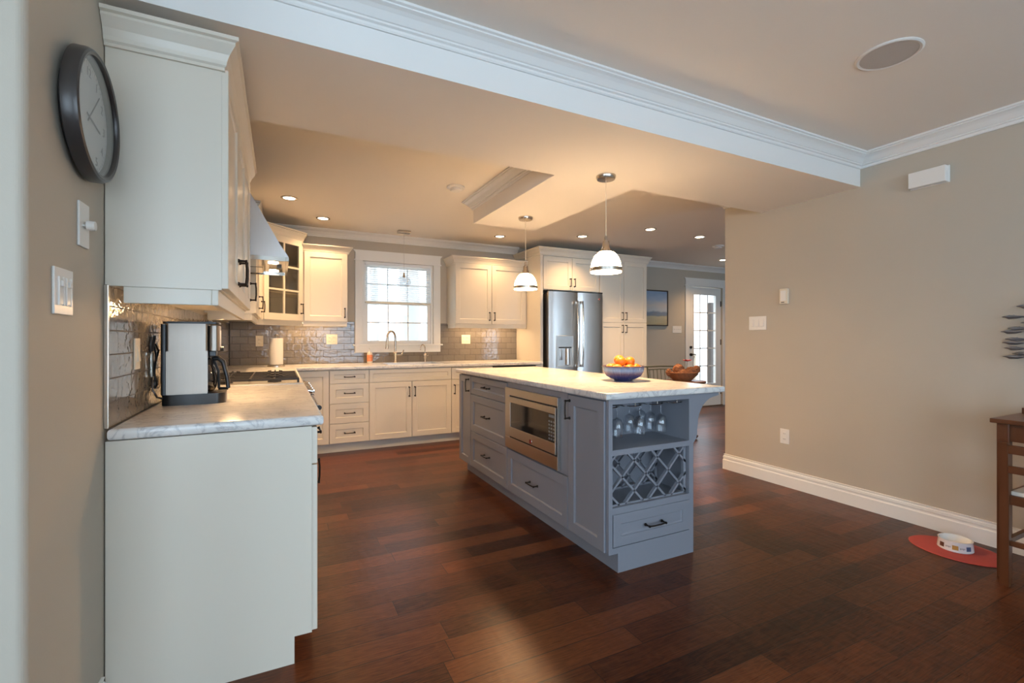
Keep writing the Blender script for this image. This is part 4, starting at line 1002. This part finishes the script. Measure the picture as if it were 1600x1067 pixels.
for L, w_, a, nmx in ((.085, .006, math.radians(-10), 'hour_hand'), (.118, .004, math.radians(48), 'minute_hand')):
    q = MB().box((-.02, -w_/2, .022), (L, w_/2, .0232)); q.move(Matrix.Rotation(a, 4, 'Z')); add(nmx, q.move(Matrix.Rotation(PI/2, 4, 'X')), 'pewter', ck)
add('clock_glass', disc_to_wall(MB().lathe([(0, .039), (R_-.021, .039), (R_-.021, .041), (0, .041)], n=64)), 'clearglass', ck)
# painting
t = thing('picture', 'seascape canvas in a thin dark frame beside the pantry cabinet', 'picture', (5.55, WB, 1.725))
add('frame', MB().box((-.36, -.035, -.30), (-.345, 0, .30)).box((.345, -.035, -.30), (.36, 0, .30)).box((-.345, -.035, -.30), (.345, 0, -.285)).box((-.345, -.035, .285), (.345, 0, .30)), 'frame_dark', t)
add('canvas', B((-.340, -.028, -.280), (.340, -.003, .280)), 'painting', t)

# ------------------------------------------------------------------ coffee maker
cm = thing('coffee_maker', 'tall stainless and black drip coffee maker on the near worktop', 'coffee maker', (-.443, 2.44, .915), math.radians(3))
cm.scale = (.86, 1, 1.088)
CW = .235; CDp = .19
def rrect(x0, x1, y0, y1, r, n=6):
    p = []
    for cx_, cy_, a0 in ((x1-r, y1-r, 0), (x0+r, y1-r, PI/2), (x0+r, y0+r, PI), (x1-r, y0+r, 1.5*PI)):
        for i in range(n+1): a = a0+PI/2*i/n; p.append((cx_+r*math.cos(a), cy_+r*math.sin(a)))
    return p
add('base', MB().prism(rrect(-.012, .265, 0, CDp, .045), 0, .042), 'black', cm, smooth=True)
def u_shape():
    o_ = rrect(.010, .185, .004, CDp-.004, .020)
    return o_[:0]+[(.185, CDp-.004), (.010, CDp-.004), (.010, .004), (.185, .004), (.185, .020), (.085, .020), (.085, CDp-.020), (.185, CDp-.020)]
add('tower', MB().prism(u_shape(), .042, .215, bev=.002).prism(rrect(.010, .185, .004, CDp-.004, .012), .215, .325), 'steel_dull', cm)
add('back_panel', MB().prism(rrect(-.012, .014, .006, CDp-.006, .010), .042, .322), 'black', cm, smooth=True)
add('brew_head', MB().prism(rrect(.186, .236, .012, CDp-.012, .020), .215, .318), 'steel_dull', cm, smooth=True)
add('lid', MB().prism(rrect(-.006, .236, .006, CDp-.006, .022), .325, .333), 'black', cm, smooth=True)
add('lid_hinge', MB().box((.18, .09, .333), (.20, .11, .342), .002).tube([(.19, .10, .342), (.25, .10, .346)], .003, 6), 'black', cm)
add('filter_spout', B((.186, .06, .19), (.22, .13, .215), .004), 'black', cm)
add('control_display', MB().box((.236, .05, .23), (.2375, .14, .30)), 'plastic', cm)
add('brew_knob', MB().cyl((.236, .095, .222), (.252, .095, .222), .010, n=16), 'black', cm, smooth=True)
cf = thing('coffee_carafe', 'glass carafe with black handle in the coffee maker', 'carafe', (-.443, 2.44, .962), math.radians(3))
cf.scale = (.86, 1, 1.03)
add('glass', MB().lathe([(0, .002), (.045, .002), (.060, .02), (.062, .06), (.054, .10), (.040, .125), (.0385, .125), (.052, .10), (.060, .06), (.058, .022), (0, .005)], n=32, c=(.162, .095, 0)), 'carafe', cf, smooth=True)
add('collar', MB().lathe([(.041, .118), (.044, .118), (.044, .142), (.03, .150), (0, .150), (0, .14), (.041, .14)], n=28, c=(.162, .095, 0)), 'black', cf, smooth=True)
add('handle', MB().tube([(.200, .09, .143), (.228, .085, .147), (.250, .080, .130), (.268, .078, .06), (.273, .078, .012)], [.010, .012, .012, .011, .010], 10).tube([(.228, .085, .012), (.273, .078, .012)], .007, 8).tube([(.208, .088, .135), (.228, .086, .09), (.230, .085, .012)], .007, 8), 'black', cf, smooth=True)
# cord bundle and plug behind it
m = MB()
m.tube([(-.484, 2.52, 1.18), (-.470, 2.50, 1.15), (-.476, 2.46, 1.09), (-.480, 2.44, 1.03), (-.474, 2.42, .985), (-.462, 2.43, .955), (-.445, 2.46, .945)], .004, 8)
m.tube([(-.484, 2.50, 1.17), (-.474, 2.475, 1.12), (-.476, 2.46, 1.06), (-.470, 2.45, .99)], .0035, 8)
m.sphere((-.476, 2.455, 1.01), .012, (1, 1.3, 1.6))
tag(m.build('power_cord', 'black', smooth=True), 'black power cord bundled against the tiles behind the coffee maker', 'cord')
t = thing('can_opener', 'chrome and black hand can opener hanging on the side tiles', 'can opener', (-.484, 2.44, 1.06))
add('shaft', MB().box((-.004, -.012, -.02), (.008, .012, .09), .004), 'polished', t); add('handle', MB().tube([(0, -.01, .085), (.002, -.02, .12), (.002, -.012, .15)], .005, 8).tube([(0, .01, .085), (.004, .02, .12), (.006, .03, .155)], .0055, 8), 'black', t, smooth=True)
# paper towel
t = thing('paper_towel_holder', 'paper towel roll on an upright nickel stand in the back corner', 'paper towel', (-.03, 5.50, .915))
add('base', MB().lathe([(0, 0), (.085, 0), (.085, .012), (.07, .018), (0, .018)], n=40), 'nickel', t, smooth=True)
add('rod', MB().cyl((0, 0, .018), (0, 0, .315), .006).sphere((0, 0, .325), .014), 'nickel', t, smooth=True)
add('paper_roll', MB().lathe([(.02, .022), (.065, .022), (.066, .028), (.066, .292), (.064, .298), (.02, .298), (.02, .022)], n=40), 'paper', t, smooth=True)
# soap
t = thing('soap_bottle', 'pump soap bottle with orange flower print beside the sink', 'soap bottle', (.975, 5.80, .915))
add('bottle', MB().lathe([(0, 0), (.030, 0), (.033, .006), (.033, .11), (.026, .128), (.012, .135), (0, .135)], n=28), 'soap', t, smooth=True)
add('label_print', MB().lathe([(.0332, .022), (.0338, .022), (.0338, .10), (.0332, .10)], n=28), 'label', t, smooth=True)
add('pump', MB().cyl((0, 0, .135), (0, 0, .150), .012).cyl((0, 0, .150), (0, 0, .175), .004).box((-.012, -.035, .172), (.012, .010, .184), .003), 'plastic', t, smooth=True)
# faucets
t = thing('kitchen_faucet', 'tall nickel gooseneck pull-down faucet at the sink', 'faucet', (1.275, 5.775, .915))
pts = [(0, 0, .03), (0, 0, .30)] + [(-.055*(1-math.cos(a)), -.055*.5*(1-math.cos(a)), .30+.085*math.sin(a)) for a in [PI*i/10 for i in range(1, 11)]] + [(-.112, -.056, .25)]
add('spout', MB().tube(pts, .014, 12), 'nickel', t, smooth=True); add('base', MB().lathe([(0, 0), (.028, 0), (.026, .01), (.019, .03), (.019, .12), (.012, .14), (0, .14)], n=24), 'nickel', t, smooth=True)
add('spray_head', MB().cyl((-.112, -.056, .255), (-.114, -.057, .17), .013, .019), 'nickel', t, smooth=True)
add('lever', MB().tube([(.015, 0, .09), (.075, -.01, .095), (.10, -.012, .155)], [.013, .011, .007], 10), 'nickel', t, smooth=True)
t = thing('filter_faucet', 'small nickel gooseneck filtered-water tap right of the main faucet', 'faucet', (1.655, 5.80, .915))
pts = [(0, 0, .03), (0, 0, .17)] + [(-.035*(1-math.cos(a)), -.015*(1-math.cos(a)), .17+.05*math.sin(a)) for a in [PI*i/10 for i in range(1, 11)]] + [(-.07, -.03, .15)]
add('spout', MB().tube(pts, .007, 10), 'nickel', t, smooth=True); add('base', MB().lathe([(0, 0), (.018, 0), (.014, .012), (.014, .05), (.019, .06), (.019, .09), (.007, .11), (0, .11)], n=20), 'nickel', t, smooth=True)
add('lever', MB().tube([(.01, 0, .075), (.045, -.01, .085)], .005, 8), 'nickel', t, smooth=True)

# ------------------------------------------------------------------ fruit bowl
fb = Vector((2.03, 2.43, .929))
def fl(u, z): return .0022*math.cos(u*2*PI*44) if .02 < z < .088 else 0
o = MB().lathe([(0, 0), (.045, 0), (.048, .006), (.066, .014), (.088, .032), (.101, .058), (.108, .088), (.112, .096), (.108, .098), (.103, .090), (.094, .055), (.080, .032), (.05, .014), (0, .010)], n=264, flute=fl).move(Matrix.Diagonal((1.24, 1.24, 1, 1))).build('fruit_bowl', 'bowl', smooth=False); o.location = fb
for p in o.data.polygons: p.use_smooth = True
tag(o, 'ribbed blue glazed bowl of oranges on the island', 'bowl')
o0 = None
ors = [(-.075, -.035, .080, ''), (-.010, -.077, .080, ''), (.062, -.050, .080, ''), (.068, .030, .080, ''), (.0, .080, .080, ''), (-.066, .045, .080, ''), (-.036, -.018, .126, ''), (.034, -.022, .124, ''), (.0, .042, .134, ''), (.0, .0, .055, '')]
olab = ['orange at the left rim of the blue bowl', 'orange at the front rim of the blue bowl', 'orange at the right rim of the blue bowl', 'orange at the back right rim of the blue bowl', 'orange at the back rim of the blue bowl', 'orange at the back left rim of the blue bowl', 'topmost orange on the left of the pile', 'topmost orange on the right of the pile', 'topmost orange at the back of the pile', 'orange buried in the middle of the blue bowl']
for (x, y, z, _), lb in zip(ors, olab):
    if o0 is None:
        o0 = thing('orange', lb, 'orange', (0, 0, 0), 0, 'oranges in the blue bowl')
        add('peel', MB().sphere((0, 0, 0), .035, (1, 1, .9), 20, 14), 'orange', o0, smooth=True); add('stem_end', MB().cyl((0, 0, .0305), (0, 0, .0330), .003, n=6), 'stem', o0); oo = o0
    else: oo = copy_tree(o0); oo['label'] = lb
    oo.location = fb+Vector((x, y, z)); oo.rotation_euler = (random.uniform(-.6, .6), random.uniform(-.6, .6), random.uniform(0, 6))

# ------------------------------------------------------------------ dining corner
tb = thing('side_table', 'small round wooden table behind the island under the wicker hen', 'table', (4.42, 4.15, 0))
add('tabletop', MB().lathe([(0, .67), (.22, .67), (.24, .68), (.24, .695), (.23, .70), (0, .70)], n=48), 'oak', tb, smooth=True)
add('pedestal', MB().lathe([(0, .02), (.05, .02), (.07, .15), (.045, .35), (.08, .67), (0, .67)], n=24), 'oak', tb, smooth=True)
for i in range(4):
    a = PI/4+i*PI/2; add('leg', MB().tube([(.04*math.cos(a), .04*math.sin(a), .12), (.09*math.cos(a), .09*math.sin(a), .06), (.14*math.cos(a), .14*math.sin(a), .02)], .02, 8), 'oak', tb, smooth=True)
wk = thing('wicker_hen', 'brown wicker hen basket on the small round table', 'basket', (4.375, 4.15, .70), -.46)
add('basket_body', MB().lathe([(0, 0), (.10, 0), (.15, .05), (.165, .10), (.155, .105), (.14, .09), (0, .06)], n=32).move(Matrix.Diagonal((1.05, .7, 1, 1))), 'wicker', wk, smooth=True)
def rough(mb, a, seed=1):
    rr = random.Random(seed)
    for v in mb.bm.verts: v.co += Vector((rr.uniform(-a, a), rr.uniform(-a, a), rr.uniform(-a, a)))
    return mb
add('head', rough(MB().sphere((-.055, -.02, .135), .068, (1, .8, 1.0), 20, 16).sphere((-.165, 0, .10), .038, (.9, .8, 1.2), 16, 12), .005), 'wicker', wk)
add('tail', rough(MB().sphere((.11, 0, .10), .075, (1.1, .7, .9), 20, 16).sphere((.17, 0, .135), .045, (1, .6, 1.1), 16, 12), .005, 2), 'wicker', wk)
add('wing', rough(MB().sphere((.01, -.06, .085), .085, (1.2, .5, .7), 20, 16), .005, 3), 'wicker', wk)
fw = thing('artificial_flower', 'dark red flower standing above the wicker hen', 'flower', (4.39, 4.10, .80))
add('stem', MB().cyl((0, 0, 0), (.01, 0, .135), .003, n=6), 'stem', fw)
m = MB()
for i in range(7):
    a = i*2*PI/7; q = bmesh.new(); bmesh.ops.create_uvsphere(q, u_segments=8, v_segments=6, radius=1)
    m.merge(q, Matrix.Translation((.01+.028*math.cos(a), .028*math.sin(a), .145)) @ Matrix.Rotation(a, 4, 'Z') @ Matrix.Rotation(-.35, 4, 'Y') @ Matrix.Diagonal((.030, .016, .005, 1)))
add('petals', m, 'red', fw, smooth=True)
ch = thing('metal_chair', 'dark green metal chair with spindle back behind the island', 'chair', (4.78, 4.74, 0), -.2)
m = MB()
for sx in (-1, 1):
    add('leg', MB().tube([(sx*.21, -.2, 0), (sx*.20, -.19, .44)], .011, 8), 'verdigris', ch, smooth=True)
    add('leg', MB().tube([(sx*.20, .22, 0), (sx*.20, .19, .44), (sx*.22, .23, .81)], .011, 8), 'verdigris', ch, smooth=True)
add('seat', B((-.22, -.21, .43), (.22, .21, .46), .01), 'verdigris', ch)
add('back_rail', MB().tube([(-.27, .23, .815), (0, .245, .82), (.27, .23, .815)], .010, 8).tube([(-.22, .23, .775), (0, .245, .78), (.22, .23, .775)], .007, 8), 'verdigris', ch, smooth=True)
sp_ = MB()
for i in range(7): x = -.18+i*.06; sp_.tube([(x, .20, .46), (x, .238, .775)], .005, 6)
add('spindle', sp_, 'verdigris', ch)

# ------------------------------------------------------------------ red mat, pet bowl
o = MB().lathe([(0, 0), (.210, 0), (.213, .002), (.210, .0045), (.200, .005), (0, .005)], n=64).move(Matrix.Diagonal((.80, 1, 1, 1))).build('floor_mat', 'rubber_red', smooth=True)
o.location = (3.445, 1.250, 0); o.rotation_euler = (0, 0, math.radians(4)); tag(o, 'oval red woven mat on the floor by the baseboard', 'mat')
pb = thing('pet_bowl', 'round white ceramic pet bowl on the red mat', 'pet bowl', (3.463, 1.262, .005))
add('dish', MB().lathe([(0, .004), (.062, .004), (.076, 0), (.079, .003), (.074, .052), (.076, .056), (.070, .057), (.066, .02), (0, .012)], n=48), 'ceramic', pb, smooth=True)
def bp_patch(a, half, z0, z1, r=.0775):
    m = MB(); k = 4; pts = []
    ring = []
    for i in range(k+1):
        t_ = a-half+2*half*i/k; ring.append([m.bm.verts.new(((r-.0035*(z-.003)/.049+.0012)*math.cos(t_), (r-.0035*(z-.003)/.049+.0012)*math.sin(t_), z)) for z in (z0, z1)])
    for i in range(k): m.bm.faces.new((ring[i][0], ring[i+1][0], ring[i+1][1], ring[i][1]))
    return m
A0 = math.atan2(-1.262, -3.463)
for da, mm in ((-.82, 'brown_print'), (0.0, 'gold_print'), (.80, 'blue_print'), (1.65, 'brown_print')):
    add('printed_square', bp_patch(A0+da, .17, .014, .038), mm, pb)
for da in (-.40, .40):
    m = MB()
    for j in range(4): me_ = bp_patch(A0+da-.12+j*.08, .022, .020+.002*(j % 2), .029); mm_ = bpy.data.meshes.new('t'); me_.bm.to_mesh(mm_); me_.bm.free(); q = bmesh.new(); q.from_mesh(mm_); m.merge(q)
    add('printed_word', m, 'print', pb)

# ------------------------------------------------------------------ desk + chair at the right edge
dk = thing('wooden_desk', 'dark oak desk against the right wall at the picture edge', 'desk', (3.235, 1.045, 0), -PI/2)
# local: x runs toward -Y (towards camera), y into wall (+X)
DKL = .95; DKD = WR-3.235-.022
add('desktop', B((0, 0, .778), (DKL, DKD, .800), .003), 'oak', dk); add('back_ledge', B((.015, DKD-.10, .800), (DKL-.015, DKD-.085, .832), .003), 'oak', dk)
add('apron', MB().box((.03, .03, .69), (DKL-.03, .045, .778)).box((.03, .045, .69), (.045, DKD-.03, .778)), 'oak', dk)
for x in (.02, DKL-.065):
    for y in (.02, DKD-.06): add('leg', B((x, y, 0), (x+.045, y+.045, .778), .003), 'oak', dk)
dc = thing('wooden_chair', 'dark oak chair with slatted back tucked under the desk', 'chair', (3.155, .985, 0), -PI/2)
CWd = .40
for x in (0, CWd-.035):
    add('leg', MB().prism([(0, 0), (.03, 0), (.036, .45), (.012, .70), (-.016, .70), (.0, .45)], x, x+.035, 'yz', bev=.002), 'oak', dc)
    add('leg', B((x, .36, 0), (x+.035, .39, .44), .002), 'oak', dc)
add('seat', B((.035, .02, .445), (CWd-.035, .40, .465), .004), 'oak_light', dc); add('seat_frame', MB().box((.035, .008, .40), (CWd-.035, .03, .445), .002).box((.002, .03, .40), (.03, .36, .445)).box((CWd-.03, .03, .40), (CWd-.002, .36, .445)), 'oak', dc)
for z0, z1, n_ in ((.648, .69, 'top_rail'), (.555, .59, 'back_slat')): add(n_, B((.033, -.010, z0), (CWd-.033, .012, z1), .003), 'oak', dc)
add('stretcher', MB().box((.035, .01, .20), (CWd-.035, .028, .225), .002).box((.006, .03, .20), (.026, .36, .225), .002).box((CWd-.026, .03, .20), (CWd-.006, .36, .225), .002), 'oak', dc)
o = MB().lathe([(0, 0), (.03, 0), (.045, .05), (.03, .12), (.035, .13), (0, .13)], n=24).build('small_vase', 'frame_dark', smooth=True); o.location = (3.42, .90, .800)
tag(o, 'small dark vase standing on the desk at the picture edge', 'vase')

# ------------------------------------------------------------------ wall sculpture (school of darts/fish)
ws = thing('metal_wall_sculpture', 'dark metal wall sculpture of a school of slender fish at the right edge', 'wall art', (WR, .968, 1.2), -PI/2)
fishes = [(-.125, .125), (-.100, .060), (-.123, .042), (-.112, .000), (-.120, -.020), (-.108, -.050), (-.085, -.080), (-.118, -.098), (-.06, .18), (-.05, .09), (0.0, .15), (.02, .05), (.0, -.03), (.03, -.09), (.06, .11), (.08, .0), (-.01, .22), (.07, .19), (.12, .07), (.13, -.05)]
for i, (u, v) in enumerate(fishes):
    m = MB(); L = .085
    yy = -.035-.012*(i % 3)
    m.tube([(u-.040, yy, v+.002), (u-.026, yy, v+.003), (u-.012, yy, v), (u+.02, yy, v-.001), (u+.045, yy, v+.001)], [.0015, .006, .012, .009, .003], 8)
    m.prism([(u+.042, v), (u+.064, v+.011), (u+.057, v+.001), (u+.066, v-.010)], yy-.001, yy+.001, 'xz')
    m.prism([(u-.005, v+.007), (u+.010, v+.014), (u+.015, v+.006)], yy-.001, yy+.001, 'xz')
    add('fish', m, 'rust', ws, smooth=True)
m = MB()
for i, (u, v) in enumerate(fishes): m.tube([(u+.03, -.035-.012*(i % 3), v), (.10, -.014, v*.6+.02), (.16, -.006, .03)], .0018, 5)
m.cyl((.16, 0, .03), (.16, -.014, .03), .02); add('wire', m, 'frame_dark', ws)
